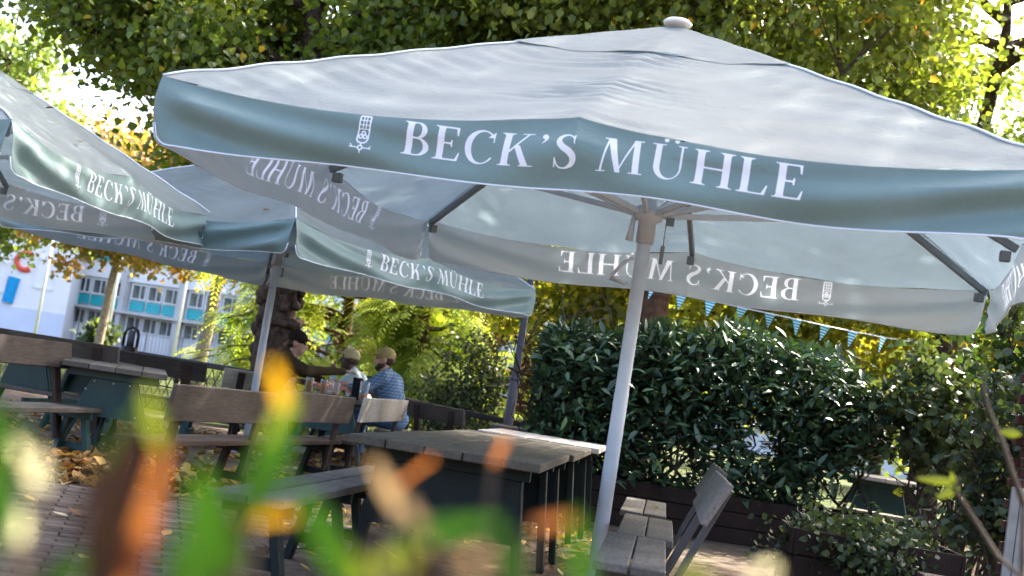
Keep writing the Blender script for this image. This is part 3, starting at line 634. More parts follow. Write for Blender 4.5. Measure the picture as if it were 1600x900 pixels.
# people's table and its benches
table((-1.80, 14.85, 0), 0.0, .80, 1.9, .75, M['seat_wood'], M['green_paint'], 'teal plank table with beer glasses where the three men sit', G_T, rows=4, leg_top=.20, leg_bot=.42, zb=.36)
bench((-2.62, 15.1, 0), 0.0, 1.9, M['seat_wood'], M['green_paint'], 'bench under the man in the dark cap', G_B)
bench((-1.16, 15.45, 0), 0.0, 1.5, M['seat_wood'], M['green_paint'], 'bench under the man in the blue checked shirt', G_B)
bench((-1.45, 17.05, 0), PI / 2, .8, M['seat_wood'], M['green_paint'], 'short bench under the man in the colour-blocked jacket', G_B)
# left table group
table((-3.0, 10.65, 0), math.radians(14.5), .82, 2.0, .80, M['seat_wood'], M['green_paint'], 'teal A-frame table at the left with the leaf heap at its foot', G_T, rows=4, leg_top=.13, leg_bot=.40, zb=.38, bolts=True)
bench_pts((-3.75, 8.9, 0), (-3.50, 11.0, 0), seat=M['seat_wood'], paint=M['green_paint'], label='bench with dark backrest left of the teal A-frame table', group=G_B, back=M['back_wood'], side=-1, bz=(.72, .93), lean=.08, post_w=.11)
bench_pts((-5.35, 12.6, 0), (-3.35, 11.9, 0), seat=M['seat_wood'], paint=M['dark_green'], label='bench with brown backrest cut by the left photo edge', group=G_B, back=M['back_wood'], side=1, bz=(.74, .95), lean=.08, post_w=.10)
bench_pts((-4.75, 14.9, 0), (-3.20, 14.9, 0), seat=M['seat_wood'], paint=M['green_paint'], label='bench with long dark backrest behind the teal A-frame table', group=G_B, back=M['back_wood'], side=1, bz=(.68, .89), lean=.08, post_w=.10)
bench_pts((-3.35, 16.6, 0), (-2.50, 16.9, 0), seat=M['sunlit_wood'], paint=M['brown_wood'], label='bench with backrest coloured as if sunlit left of the middle parasol pole', group=G_B, back=M['sunlit_wood'], side=1, bz=(.62, .86), lean=.08, post_w=.09, boards=1)  # pale boards carry the sunlight in their colour
table((-4.35, 12.2, 0), RY, .80, 1.8, .78, M['top_wood'], M['green_paint'], 'teal table between two dark benches at the left photo edge', G_T, rows=4, leg_top=.15, leg_bot=.38)
# group beyond, middle
bench_pts((-0.98, 15.5, 0), (-0.30, 14.6, 0), seat=M['seat_wood'], paint=M['dark_green'], label='bench with dark backrest right of the man in blue', group=G_B, back=M['back_wood'], side=1, bz=(.66, .84), lean=.06, post_w=.10)
table((.02, 14.2, 0), math.radians(-90), .8, 1.3, .75, M['seat_wood'], M['dark_green'], 'low grey table top beside the foot of the dark lamp post', G_T, rows=4)
# right, behind the hedge
table((4.62, 15.6, 0), math.radians(-12), .92, 1.9, .80, M['sunlit_wood'], M['green_paint'], 'table with pale sunlit top seen through the shrubs at the right', G_T, rows=4, leg_top=.2, leg_bot=.42)
bench((5.20, 13.9, 0), math.radians(60), 1.5, M['sunlit_wood'], M['green_paint'], 'pale bench with teal legs under the shrubs at the right', G_B)
# glasses and things on the people's table
def mug(x, y, z, h, r, beer, label, group='glasses on the table of the three men'):
    t = thing('beer_glass', label, 'glass', (x, y, z), 0, group)
    p = MB(); p.lathe([(r * .85, 0), (r, h), (r * .93, h), (r * .80, .008)], 16); p.build('glass_wall', M['glass'], t, True)
    p = MB(); p.lathe([(r * .80, .01), (r * .80 + (r * .12) * beer, h * beer)], 14); p.build('drink', M['beer'], t, True)
    p = MB(); p.tube([(r, 0, h * .8), (r * 1.55, 0, h * .75), (r * 1.6, 0, h * .35), (r, 0, h * .2)], .006, 6); p.build('handle', M['glass'], t, True)
    return t
mug(-2.10, 15.25, .75, .17, .045, .8, 'full amber beer glass, leftmost on the table of the three men')
mug(-1.93, 15.2, .75, .17, .042, .8, 'full amber beer glass just right of the leftmost glass')
mug(-1.82, 15.45, .75, .16, .045, .25, 'nearly empty glass between the amber beers and the dark holder')
mug(-1.47, 15.2, .75, .22, .055, .3, 'tall mostly empty glass before the colour-blocked jacket')
t = thing('menu_holder', 'dark upright holder on the table of the three men', 'menu holder', (-1.56, 15.25, .75)); p = MB(); p.box((0, 0, .02), (.14, .09, .04), None, .006); p.build('base', M['black_cloth'], t); p = MB(); p.box((0, 0, .14), (.11, .02, .22), Matrix.Rotation(.12, 3, 'X'), .004); p.box((.02, .03, .13), (.09, .015, .20), Matrix.Rotation(-.15, 3, 'X'), .004); p.build('card', M['black_cloth'], t)

# ------------------------------------------------------------------ people
def person(loc, yaw, scale, label, skin, lean, head_yaw, head_pitch, armL, armR, shirt, trouser, cap, shoe, legs=None, brim_up=0.0, hairy=True, beard=False):
    """local frame: +X is where the person faces, +Y their left, origin on the floor under the pelvis; arms are (elbow, hand)"""
    t = thing('person', label, 'person', loc, yaw, 'men drinking at the table'); t.scale = (scale,) * 3
    up = Vector((math.sin(lean), 0, math.cos(lean))); pel = Vector((0, 0, .54)); ch = pel + up * .30; nk = pel + up * .50
    hd = nk + Vector((math.sin(lean * .6 + .25) * .15, 0, math.cos(lean * .6) * .15))
    HR = (Matrix.Rotation(head_yaw, 3, 'Z') @ Matrix.Rotation(head_pitch, 3, 'Y'))
    h = lambda x, y, z: hd + HR @ Vector((x, y, z))
    sh = [pel + up * .46 + Vector((0, s * .185, 0)) for s in (1, -1)]
    legs = legs or [((.44, .12, .50), (.42, .14, .09)), ((.44, -.12, .50), (.40, -.14, .09))]
    bd = [('c', pel - Vector((.02, 0, .0)), ch, .135, .135), ('e', ch + Vector((0, .07, .04)), (.11, .12, .17)), ('e', ch + Vector((0, -.07, .04)), (.11, .12, .17)), ('c', sh[0] - Vector((0, .05, 0)), sh[1] + Vector((0, .05, 0)), .07, .07), ('c', pel + up * .44, hd - Vector((0, 0, .06)), .062, .055),
          ('e', h(-.012, 0, .035), (.098, .076, .105), HR), ('e', h(.03, 0, -.035), (.068, .058, .085), HR), ('e', h(.062, 0, -.085), (.032, .034, .028), HR), ('c', h(.09, 0, .02), h(.112, 0, -.022), .010, .017), ('e', h(.078, 0, .045), (.02, .05, .014), HR), ('e', h(.083, 0, -.055), (.016, .026, .010), HR),
          ('e', h(-.01, .078, 0), (.024, .012, .034), HR), ('e', h(-.01, -.078, 0), (.024, .012, .034), HR)]
    arms = []
    for S__, (el, ha) in zip(sh, (armL, armR)):
        el, ha = Vector(el), Vector(ha); d = (ha - el).normalized(); arms.append((S__, el, ha)); sd = d.cross(Vector((0, 0, 1))).normalized(); dn = sd.cross(d)
        bd += [('c', S__, el, .052, .040), ('c', el, ha, .040, .027), ('e', ha + d * .045, (.048, .040, .020), basis(d, dn))]
        for q in range(4):
            o_ = (q - 1.5) * .019; ln = (.032, .038, .036, .028)[q]; a_ = ha + d * .08 + sd * o_; m_ = a_ + d * ln - dn * .006; bd += [('c', a_, m_, .0095, .0085), ('c', m_, m_ + d * ln * .5 - dn * ln * .6, .0085, .0075)]
        th = ha + d * .03 + sd * .038; bd += [('c', ha + d * .015 + sd * .02, th, .012, .011), ('c', th, th + d * .04 + sd * .012, .010, .008)]
    for k, (kn, an) in enumerate(legs):
        hp = pel + Vector((0, .09 * (1 if k == 0 else -1), -.02)); bd += [('c', hp, kn, .085, .060), ('c', kn, an, .058, .038), ('c', Vector(an) - Vector((.03, 0, .03)), Vector(an) + Vector((.15, 0, -.05)), .04, .032)]
    lump('body', bd, skin, t, .0075, 3)
    ey = MB(); 
    for s in (1, -1):
        q = h(.083, s * .031, .018); ey.lathe([(.001, -.009), (.008, -.005), (.0095, 0), (.008, .005), (.001, .009)], 8, q)
    ey.build('eyes', M['eye'], t, True)
    g = .016
    tr = [('c', pel - Vector((.02, 0, .0)), pel + up * .34, .142, .150), ('e', ch + Vector((0, .07, .04)), (.122, .132, .18)), ('e', ch + Vector((0, -.07, .04)), (.122, .132, .18)), ('c', sh[0] - Vector((0, .05, 0)), sh[1] + Vector((0, .05, 0)), .088, .088), ('c', pel + up * .44, pel + up * .515, .082, .07)]
    for S__, el, ha in arms: tr += [('c', S__, el, .075, .060), ('c', el, ha - (ha - el).normalized() * .01, .060, .042), ('e', el, (.066, .066, .062))]
    lump('jacket', tr, shirt, t, .011, 4)
    lg = [('c', pel + Vector((0, .06, -.01)), pel + Vector((0, -.06, -.01)), .135, .135)]
    for k, (kn, an) in enumerate(legs):
        hp = pel + Vector((0, .09 * (1 if k == 0 else -1), -.02)); lg += [('c', hp, kn, .105, .080), ('c', kn, Vector(an) + Vector((0, 0, .02)), .078, .058)]
    lump('trousers', lg, trouser, t, .012, 4)
    for k, (kn, an) in enumerate(legs):
        an = Vector(an); lump('shoe', [('c', an - Vector((.04, 0, .03)), an + Vector((.16, 0, -.05)), .052, .040), ('e', an + Vector((.05, 0, -.065)), (.14, .045, .025))], shoe, t, .009, 3)
    cp = [('e', h(-.014, 0, .062), (.112, .090, .088), HR)]
    R2 = HR @ Matrix.Rotation(.18 - brim_up, 3, 'Y'); cp += [('e', h(.115, 0, .060 + brim_up * .06), (.085, .072, .009), R2), ('e', h(.085, 0, .066), (.06, .075, .012), R2), ('e', h(-.014, 0, .152), (.012, .012, .008), HR)]
    lump('cap', cp, cap, t, .0065, 2)
    if hairy: lump('hair', [('e', h(-.055, 0, -.005), (.065, .078, .055), HR), ('e', h(-.035, .062, .0), (.035, .02, .04), HR), ('e', h(-.035, -.062, .0), (.035, .02, .04), HR)], M['hair'], t, .009, 2)
    if beard: lump('beard', [('e', h(.062, 0, -.085), (.042, .046, .038), HR), ('e', h(.03, .045, -.06), (.05, .02, .035), HR), ('e', h(.03, -.045, -.06), (.05, .02, .035), HR)], M['hair'], t, .008, 2)
    return t
# man in the dark cap: on the left bench, seen from behind, reaching to the right
person((-2.72, 15.9, 0), math.radians(12), 1.12, 'man in dark cap and olive jacket reaching across the table', M['skin_light'], .42, -.25, .12, ((.38, .30, .86), (.62, .18, .80)), ((.40, -.26, .88), (.80, -.12, .93)), M['olive'], M['dark_trouser'], M['cap_dark'], M['shoe_grey'], brim_up=.05)
# man in the colour-block jacket: at the head of the table, in profile, hand at his chin
person((-1.62, 16.95, 0), math.radians(190), 1.04, 'smiling man in cream cap and colour-blocked jacket, hand at his chin', M['skin_dark'], .38, .12, -.02, ((.40, .22, .76), (.42, .05, .98)), ((.36, -.26, .76), (.62, -.05, .79)), M['block_jacket'], M['dark_trouser'], M['cap_tan'], M['shoe_dark'], brim_up=.30)
person((-1.14, 16.15, 0), math.radians(168), 1.08, 'man in tan cap and blue checked shirt seen from behind', M['skin_light'], .34, .25, .10, ((.36, .26, .80), (.55, .08, .82)), ((.34, -.28, .80), (.55, -.10, .82)), M['plaid'], M['denim'], M['cap_mustard'], M['shoe_dark'], brim_up=.05, beard=True)
# ------------------------------------------------------------------ railing, lamps, bunting
def railing(pts, label):
    t = thing('railing', label, 'railing', pts[0] * 1.0); t.location.z = 0; o = t.location
    lat = MB()
    for a, b_ in zip(pts[:-1], pts[1:]):
        a, b_ = a - o, b_ - o
        board(t, 'top_rail', a, b_, .09, .075, M['rail_black'], ch=.008)
        L = (b_ - a).length; d = (b_ - a) / L; k = max(1, round(L / 1.4))
        for i in range(k + 1):
            q = a + d * (L * i / k); board(t, 'post', Vector((q.x, q.y, 0)), q - Vector((0, 0, .04)), .05, .05, M['rail_black'])
        for z in (.12, .45):
            lat.tube([Vector((a.x, a.y, z)), Vector((b_.x, b_.y, z))], .012, 5)
        nb = int(L / .16)
        for i in range(nb):
            p0 = a + d * (L * i / nb); p1 = a + d * (L * (i + 1) / nb)
            for u, v in ((p0, p1), (p1, p0)): lat.tube([Vector((u.x, u.y, .12)), Vector((v.x, v.y, .45))], .007, 4, False); lat.tube([Vector((u.x, u.y, .45)), Vector((v.x, v.y, a.z - .04))], .007, 4, False)
    tag(lat.build('lattice', M['rail_black'], t), kind='stuff'); return t
railing([Vector((-9.2, 21.6, .83)), Vector((-3.12, 17.6, .835)), Vector((-1.09, 17.75, .79)), Vector((1.6, 17.9, .66))], 'black lattice railing running behind the tables in front of the light green tree')
t = thing('bollard_light', 'black arched bollard lamp standing at the left railing', 'bollard', (-5.02, 18.3, 0)); p = MB(); p.tube([(0, 0, 0), (0, 0, .92)], .115, 16); p.build('shaft', M['rail_black'], t, True)
p = MB(); p.tube([(-.095, 0, .92), (-.095, 0, 1.08), (-.07, 0, 1.15), (0, 0, 1.185), (.07, 0, 1.15), (.095, 0, 1.08), (.095, 0, .92)], .022, 8); p.build('arch', M['rail_black'], t, True)
p = MB(); p.tube([(0, 0, .92), (0, 0, 1.14)], .05, 12); p.build('lens', M['slate'], t, True)
t = thing('lamp_post', 'dark grey metal lamp post rising behind the middle parasol corner', 'lamp post', (.225, 17.45, 0)); p = MB(); p.tube([(0, 0, 0), (0, 0, 1.33), (0, 0, 1.34), (0, 0, 3.3)], [.066, .066, .05, .045], 14); p.build('shaft', M['lamp_grey'], t, True)
p = MB(); p.lathe([(.066, 1.27), (.076, 1.28), (.076, 1.31), (.066, 1.32)], 14); p.build('collar', M['lamp_grey'], t, True)
p = MB(); p.lathe([(.05, 3.3), (.12, 3.34), (.16, 3.62), (.18, 3.64), (.03, 3.75)], 14); p.build('lantern', M['lamp_grey'], t, True)
t = thing('bunting', 'string of teal and white striped pennants above the laurel hedge', 'bunting', (0, 0, 0))
sp = [(985, 430), (1060, 458), (1110, 470), (1160, 481), (1203, 490), (1245, 499), (1290, 509), (1333, 518), (1380, 527), (1440, 537)]
P3 = [at(x, y, 14.9 + .2 * math.sin(i)) for i, (x, y) in enumerate(sp)]; p = MB(); p.tube(P3, .006, 5); p.build('string', M['white_plastic'], t)
pn = MB(); pn.add([(-.075, 0, 0), (.075, 0, 0), (0.01, .012, -.22), (-.075, .006, 0), (.075, .006, 0), (0.01, .018, -.22)], [(0, 1, 2), (5, 4, 3), (0, 3, 4, 1), (1, 4, 5, 2), (2, 5, 3, 0)]); pme = pn.mesh('flag', M['pennant'])
for i, (x, y) in enumerate(((1022, 444), (1065, 459), (1110, 470), (1160, 481), (1203, 490), (1245, 499), (1290, 509), (1333, 518), (1380, 527))):
    q = at(x, y, 14.9); o = link('flag', pme, t, q); o.scale = (.85,) * 3; o.rotation_euler = ((random.uniform(-.5, .5), .13, random.choice((-.9, .15, .3, .8, -.3))))

# ------------------------------------------------------------------ trees and plants
def limb_pts(p0, p1, sag=0.1, n=6, jit=0.12):
    p0, p1 = Vector(p0), Vector(p1); L = (p1 - p0).length; out = []
    for i in range(n + 1):
        u = i / n; q = p0.lerp(p1, u); q.z += math.sin(PI * u) * L * sag
        if 0 < i < n: q += Vector([random.gauss(0, jit * L * .12) for _ in range(3)])
        out.append(q)
    return out
def tree(name, label, cat, loc, H, r, cz, rad, nclu, per, lsize, leaf, bark, group, crad=.55, zmin=2.0, lean=(0, 0), droop=.5, keep=None, burl=False, parts=0, limbs_from=2.0, nlimb=14, dens_top=1.0):
    t = thing(name, label, cat, (loc[0], loc[1], 0), 0, group); tr = MB()
    tp = [Vector((lean[0] * (i / 10) + random.gauss(0, r * .15), lean[1] * (i / 10), H * .9 * i / 10)) for i in range(11)]
    tr.tube(tp, [r * (1.25 if i == 0 else 1 - .085 * i) for i in range(11)], 14)
    C = []
    while len(C) < nclu:
        v = np.random.default_rng(len(C) * 7 + random.randrange(10 ** 6)).normal(size=3); v /= np.linalg.norm(v); q = v * (random.random() ** .45)
        p = Vector((q[0] * rad[0] + lean[0] * .6, q[1] * rad[1], cz + q[2] * rad[2]))
        if p.z < zmin + random.random() * .6 or (p.z > cz and random.random() > dens_top): continue
        if keep and not keep(p + Vector((loc[0], loc[1], 0))): continue
        C.append(p)
    ends = []
    for i in range(nlimb):
        c = random.choice(C); zb = max(limbs_from, min(H * .8, c.z - random.uniform(.2, .45) * math.hypot(c.x, c.y)))
        k = min(9.9, zb / (H * .9) * 10); i0 = int(k); b_ = tp[i0].lerp(tp[min(10, i0 + 1)], k - i0)
        L_ = limb_pts(b_, c, .08); tr.tube(L_, [r * .36 * (1 - .8 * j / 6) + .012 for j in range(7)], 7, False); ends += L_[2:]
    tk = tr.build('trunk', bark, t, True)
    tw = MB()
    for c in C:
        e = min(ends, key=lambda q: (q - c).length) if ends else Vector((0, 0, c.z)); tw.tube(limb_pts(e, c, .05, 3), [.022, .016, .011, .006], 4, False)
    tag(tw.build('twigs', M['twig'], t), kind='stuff')
    if burl:
        me = tk.data; co = np.empty(len(me.vertices) * 3, np.float32); me.vertices.foreach_get('co', co); co = co.reshape(-1, 3)
        bb = [('e', (math.cos(a) * r * .90 - .05 * z, math.sin(a) * r * .90, z), (s, s, s * .9)) for a, z, s in [(random.uniform(0, 6.28), random.uniform(.3, 2.5), random.uniform(.045, .10)) for _ in range(150)]]
        lump('burl', bb, bark, t, .03, 1)
    Cn = np.array([tuple(c) for c in C]); sc = RNG.uniform(.6, 1.25, len(C)) * crad
    P = np.repeat(Cn, per, 0) + RNG.normal(size=(len(C) * per, 3)) * np.repeat(sc, per)[:, None] * np.array([.6, .6, .42])
    P = P[P[:, 2] > zmin * .9]
    tone = np.clip(RNG.random(len(P)) * .75 + np.repeat(RNG.random(len(C)) * .25, per)[:len(P)], 0, 1)
    n1 = min(parts, len(P))
    if n1:
        # the leaves that show largest: nearest to the viewer and inside the frame
        Wp = P + np.array([loc[0], loc[1], -EYE]); z = Wp @ np.array(fwd); u = Wp @ np.array(CX) / z * F; v = Wp @ np.array(CY) / z * F
        sc_ = np.where((np.abs(u) < 790) & (np.abs(v) < 440), z, 1e3); idx = np.argsort(sc_)[:n1]
        for a in idx:
            o = link('leaf', LEAF1[leaf.name], t, P[a]); o.rotation_euler = (random.uniform(-1, 1), random.uniform(.2, 1.5), random.uniform(0, 6.28)); s_ = random.uniform(.8, 1.25) * lsize / .1; o.scale = (s_, s_, s_)
        msk = np.ones(len(P), bool); msk[idx] = False; P, tone = P[msk], tone[msk]
    tag(leaf_obj('crown', P, lsize, leaf, t, tone, droop=droop), kind='stuff'); return t
LEAF1 = {}
for nm in ('lime_leaf', 'autumn_lime', 'pale_leaf'):
    src = {'lime_leaf': [(0, (0.06, 0.10, 0.02)), (0.5, (0.11, 0.175, 0.03)), (0.95, (0.2, 0.24, 0.04)), (1, (0.46, 0.34, 0.03))],
           'autumn_lime': [(0, (0.08, 0.12, 0.026)), (0.7, (0.195, 0.26, 0.05)), (0.93, (0.3, 0.32, 0.06)), (1, (0.5, 0.26, 0.03))],
           'pale_leaf': [(0, (0.05, 0.085, 0.03)), (0.6, (0.11, 0.16, 0.05)), (0.93, (0.18, 0.22, 0.06)), (1, (0.45, 0.27, 0.05))]}[nm]
    LEAF1[nm] = one_leaf('leaf', .10, .085, leafmat(nm + '_one', src, .5, .42, .4, True), .2, 3)
GT = 'trees behind the beer garden'
def k1(p): return not (p.x > -2.4 and p.z < 4.2) and not (p.x < -5.2 and p.z < 4.45 + (-5.2 - p.x) * .42) and not (abs(p.x + 3.5) < .85 and p.y < 19.9)
tree('lime_tree', 'lime tree with burled dark trunk behind the man in the dark cap', 'tree', (-3.22, 19.6), 10, .33, 6.2, (4.6, 3.6, 3.3), 420, 230, .105, M['lime_leaf'], M['bark'], GT, .62, 3.3, (-.5, 0), burl=True, parts=300, keep=k1, nlimb=34, dens_top=.45)
tree('lime_tree', 'tall unseen lime tree added beyond the right edge, its high crown shading the parasols', 'tree', (7.2, 13.6), 13.5, .28, 10.2, (4.6, 4.2, 2.6), 185, 150, .12, M['lime_leaf'], M['bark'], GT, .75, 7.4, nlimb=24, limbs_from=6.0)  # unseen tree, added so that its high crown shades the parasols
tree('lime_tree', 'autumn-tinted lime tree whose trunk shows beside the largest parasol pole', 'tree', (1.86, 17.4), 14, .22, 8.2, (4.0, 3.4, 4.8), 430, 175, .10, M['autumn_lime'], M['red_bark'], GT, .6, 3.9, parts=300, nlimb=26, dens_top=.4)
tree('maple_tree', 'pale green tree with a dark trunk at the upper right corner', 'tree', (6.55, 20.5), 11, .24, 6.3, (4.0, 3.4, 3.2), 230, 220, .10, M['pale_leaf'], M['bark'], GT, .6, 2.9, (.5, 0), parts=300, keep=lambda p: not (abs(p.x - 6.8) < .85 and p.y < 20.7), nlimb=24, dens_top=.5)
# yellow-leaved trees that fill the gaps behind the hedge
GY = 'yellowing trees behind the laurel hedge'
tree('yellow_tree', 'yellow-leaved tree glowing above the left end of the laurel hedge', 'tree', (1.7, 21.5), 4.6, .07, 2.9, (2.2, .6, 1.7), 80, 120, .11, M['yellow_leaf'], M['bark'], GY, .42, .8, nlimb=10, limbs_from=.6)
tree('yellow_tree', 'yellow-leaved tree glowing behind the striped pennants', 'tree', (5.0, 22.5), 5.0, .08, 2.9, (2.6, .6, 1.8), 90, 120, .11, M['yellow_leaf'], M['bark'], GY, .45, .8, nlimb=10, limbs_from=.6)
tree('yellow_tree', 'yellow-green tree behind the right-hand shrubs', 'tree', (8.6, 22.0), 5.0, .08, 2.7, (2.4, .6, 1.9), 85, 120, .11, M['yellow_leaf'], M['bark'], GY, .45, .6, nlimb=10, limbs_from=.6)
# trees in front of the far building
GA = 'autumn street trees before the white building'
tree('street_tree', 'orange-tinted street tree with a stout pale trunk before the white building', 'tree', (-6.75, 30.5), 8, .17, 4.5, (3.2, 2.4, 2.3), 150, 110, .13, M['orange_leaf'], M['pale_bark'], GA, .55, 2.55, (.35, 0), nlimb=14, limbs_from=2.2)
tree('street_tree', 'orange-tinted street tree with a slim trunk before the white building', 'tree', (-10.3, 34.5), 8, .13, 4.4, (3.2, 2.2, 2.2), 150, 110, .14, M['orange_leaf'], M['pale_bark'], GA, .6, 2.35, (.3, 0), nlimb=14, limbs_from=2.0)
tree('street_tree', 'pale autumn tree over the painted wall at the left edge', 'tree', (-15.0, 38.0), 8, .13, 4.6, (3.0, 2.2, 2.4), 110, 110, .15, M['pale_leaf'], M['pale_bark'], GA, .6, 2.6, nlimb=12, limbs_from=2.0)
tree('poplar_tree', 'pale green far tree against the white sky, upper left', 'tree', (-18.5, 46.0), 13, .2, 7.6, (2.8, 2.2, 4.0), 130, 90, .2, M['pale_leaf'], M['bark'], None, .7, 3.0, nlimb=14)
for k, (x, y, h_, lf, lb) in enumerate(((-2.5, 46, 10, 'autumn_lime', 'far leafy tree behind the light green conifer, left'), (4.5, 44, 11, 'pale_leaf', 'far leafy tree behind the laurel hedge'), (11.5, 40, 11, 'autumn_lime', 'far leafy tree behind the yellow trees'), (17.0, 38, 11, 'pale_leaf', 'far leafy tree at the right edge of the park'), (-4.6, 52, 13, 'pale_leaf', 'far tall tree seen between the lime crown and the parasol'))):
    tree('park_tree', lb, 'tree', (x, y), h_, .2, h_ * .52, (3.6, 2.6, h_ * .46), 150, 90, .2, M[lf], M['bark'], 'far park trees', .7, .5, nlimb=12)
# drooping light green conifers
def frond_np(P, L, d, seg=9, w=.05):
    """feathery sprays: a drooping mid-line with pairs of thin leaflets"""
    nn = len(P); side = np.cross(d, [0, 0, 1.0]); side /= np.linalg.norm(side, axis=1)[:, None] + 1e-9; V = []
    for i in range(seg):
        u = (i + .5) / seg; c = P + d * (L * u)[:, None] - np.array([0, 0, 1.0]) * (L * .75 * u * u)[:, None]
        ll = L * .30 * (1 - .72 * u)
        for s in (-1, 1):
            dr = side * s + d * .75 - np.array([0, 0, .55]); tip = c + dr * ll[:, None]; wv = d * (L * w)[:, None] - np.array([0, 0, .5]) * (L * w)[:, None]
            V += [c, c + (tip - c) * .5 + wv, tip, c + (tip - c) * .5 - wv * .4]
    V = np.stack(V, 1).reshape(-1, 3); return V, np.arange(len(V)).reshape(-1, 4)
def conifer(label, loc, H, r, spread, nb, nf, keep=None, zlo=.3):
    t = thing('conifer_tree', label, 'tree', (loc[0], loc[1], 0), 0, 'light green feathery conifers'); tr = MB()
    tr.tube([(random.gauss(0, .03), 0, H * i / 8) for i in range(9)], [r * (1.3 if i == 0 else 1 - .1 * i) for i in range(9)], 12); Ps, Ds = [], []
    for k in range(nb):
        z = zlo + (H - zlo) * (k / nb) ** 1.15 * .9 + .4; a = random.uniform(0, 6.28); L = spread * (1 - .55 * z / H) * random.uniform(.7, 1.15); d = Vector((math.cos(a), math.sin(a), .12)); e = d * L + Vector((0, 0, z - L * .22))
        Lp = limb_pts((0, 0, z), e, .12, 6, .3); tr.tube(Lp, [.045 * (1 - .13 * i) for i in range(7)], 5, False)
        for q in range(nf):
            u = random.uniform(.18, 1) ; i0 = min(5, int(u * 6)); b_ = Lp[i0].lerp(Lp[i0 + 1], u * 6 - i0); b_ = b_ + Vector((random.gauss(0, .16), random.gauss(0, .16), random.gauss(0, .10)))
            if keep and not keep(b_ + Vector((loc[0], loc[1], 0))): continue
            dd = Vector((d.x + random.gauss(0, .8), d.y + random.gauss(0, .8), random.uniform(-.45, .15))).normalized(); Ps.append(tuple(b_)); Ds.append(tuple(dd))
    tr.build('trunk', M['red_bark'], t, True); P = np.array(Ps); D = np.array(Ds); L = RNG.uniform(.28, .62, len(P))
    V, Fq = frond_np(P, L, D); tn = np.repeat(np.clip(RNG.random(len(P)) * .7 + RNG.random(len(P)) * .3, 0, 1), 18)
    tag(link('foliage', np_mesh('foliage', V, Fq, M['frond'], tn), t), kind='stuff'); return t
kc = lambda p: p.z > .25 and p.x > -6.2 and p.y < 25.2 and p.z < 5.0 + .4 * math.sin(p.x * 3) and not (.8 < p.z < 3.2 and (abs(p.x / p.y * 26 + .16) < .30 or abs(p.x / p.y * 27.2 - .62) < .38))
conifer('feathery light green conifer, its slim trunk left of the lamp post', (-.16, 26.0), 8.5, .17, 4.0, 80, 95, kc)
conifer('feathery light green conifer, its thick reddish trunk right of the lamp post', (.62, 27.2), 9.0, .30, 4.0, 44, 50, kc)
conifer('feathery light green conifer behind the three men', (-3.0, 25.2), 8.0, .12, 3.0, 80, 95, kc)
conifer('low feathery conifer leaning over the bank behind the man in blue', (-1.3, 22.2), 2.4, .05, 1.9, 30, 70, kc, .1)
conifer('low feathery conifer at the left end of the laurel hedge', (.9, 22.0), 2.6, .05, 1.6, 18, 44, kc, .1)
def shrub(name, label, loc, size, n, lsize, leaf, seed_stems=10, group=None, zmin=.1, width=.45, droop=.2, cat='shrub', hollow=.5, fold=.25):
    t = thing(name, label, cat, (loc[0], loc[1], 0), loc[2] if len(loc) > 2 else 0, group); st = MB(); C = []
    for k in range(seed_stems):
        a = random.uniform(0, 6.28); b_ = Vector((random.uniform(-.35, .35) * size[0], random.uniform(-.35, .35) * size[1], 0)); e = Vector((math.cos(a) * size[0] * .5 * random.uniform(.3, .95) , math.sin(a) * size[1] * .5 * random.uniform(.3, .95), size[2] * random.uniform(.6, 1.0)))
        Lp = limb_pts(b_, e, .02, 6, .5); st.tube(Lp, [.020 * (1 - .13 * i) for i in range(7)], 5, False); C += Lp[1:]
        for q in range(5):
            s0 = random.choice(Lp[2:]); e2 = s0 + Vector((random.gauss(0, .28) * size[0] * .5, random.gauss(0, .28) * size[1] * .5, random.uniform(.0, .3) * size[2] * .5)); L2 = limb_pts(s0, e2, .03, 4, .5); st.tube(L2, [.010, .008, .006, .005, .003], 4, False); C += L2[1:]
    st.build('stems', M['twig'], t)
    Cn = np.array([tuple(c) for c in C if c.z > zmin]); P = Cn[RNG.integers(0, len(Cn), n)] + RNG.normal(size=(n, 3)) * .10
    P = P[P[:, 2] > zmin]; tag(leaf_obj('foliage', P, lsize, leaf, t, None, droop=droop, width=width, fold=fold), kind='stuff'); return t
shrub('bush', 'round dark small-leaved bush behind the railing near the lamp post', (-.58, 19.4), (1.35, 1.0, 1.7), 4200, .055, M['bush_leaf'], 16)
# ------------------------------------------------------------------ laurel hedge: the 300 nearest leaves one by one
t = thing('laurel_hedge', 'dense dark glossy laurel hedge behind the right-hand benches', 'hedge', (2.15, 13.6, 0)); st = MB(); C = []
for k in range(46):
    b_ = Vector((random.uniform(-1.6, 1.6), random.uniform(-.35, .35), .0)); e = b_ + Vector((random.gauss(0, .35), random.gauss(0, .25), random.uniform(1.3, 2.0))); Lp = limb_pts(b_, e, .0, 7, .5)
    st.tube(Lp, [.024 * (1 - .11 * i) for i in range(8)], 6, False); C += Lp[2:]
    for q in range(5):
        s0 = random.choice(Lp[2:]); e2 = s0 + Vector((random.gauss(0, .25), random.gauss(0, .25), random.uniform(.05, .45))); L2 = limb_pts(s0, e2, .02, 3, .5); st.tube(L2, [.010, .008, .006, .004], 4, False); C += L2
st.build('stems', M['twig'], t)
n_ = 19000; x = RNG.uniform(-1.78, 1.78, n_); y = RNG.normal(0, .40, n_); topz = 1.98 + .10 * np.sin(x * 2.2 + 1) + .06 * np.sin(x * 7.3) - .35 * np.clip(-x - 1.2, 0, 1) - .30 * np.clip(x - 1.25, 0, 1)
u = RNG.random(n_); z = .38 + (topz - .38) * u ** .80
edge = 1 - np.clip((np.abs(x) - 1.45) / .35, 0, 1) ** 2 * .5; y *= edge
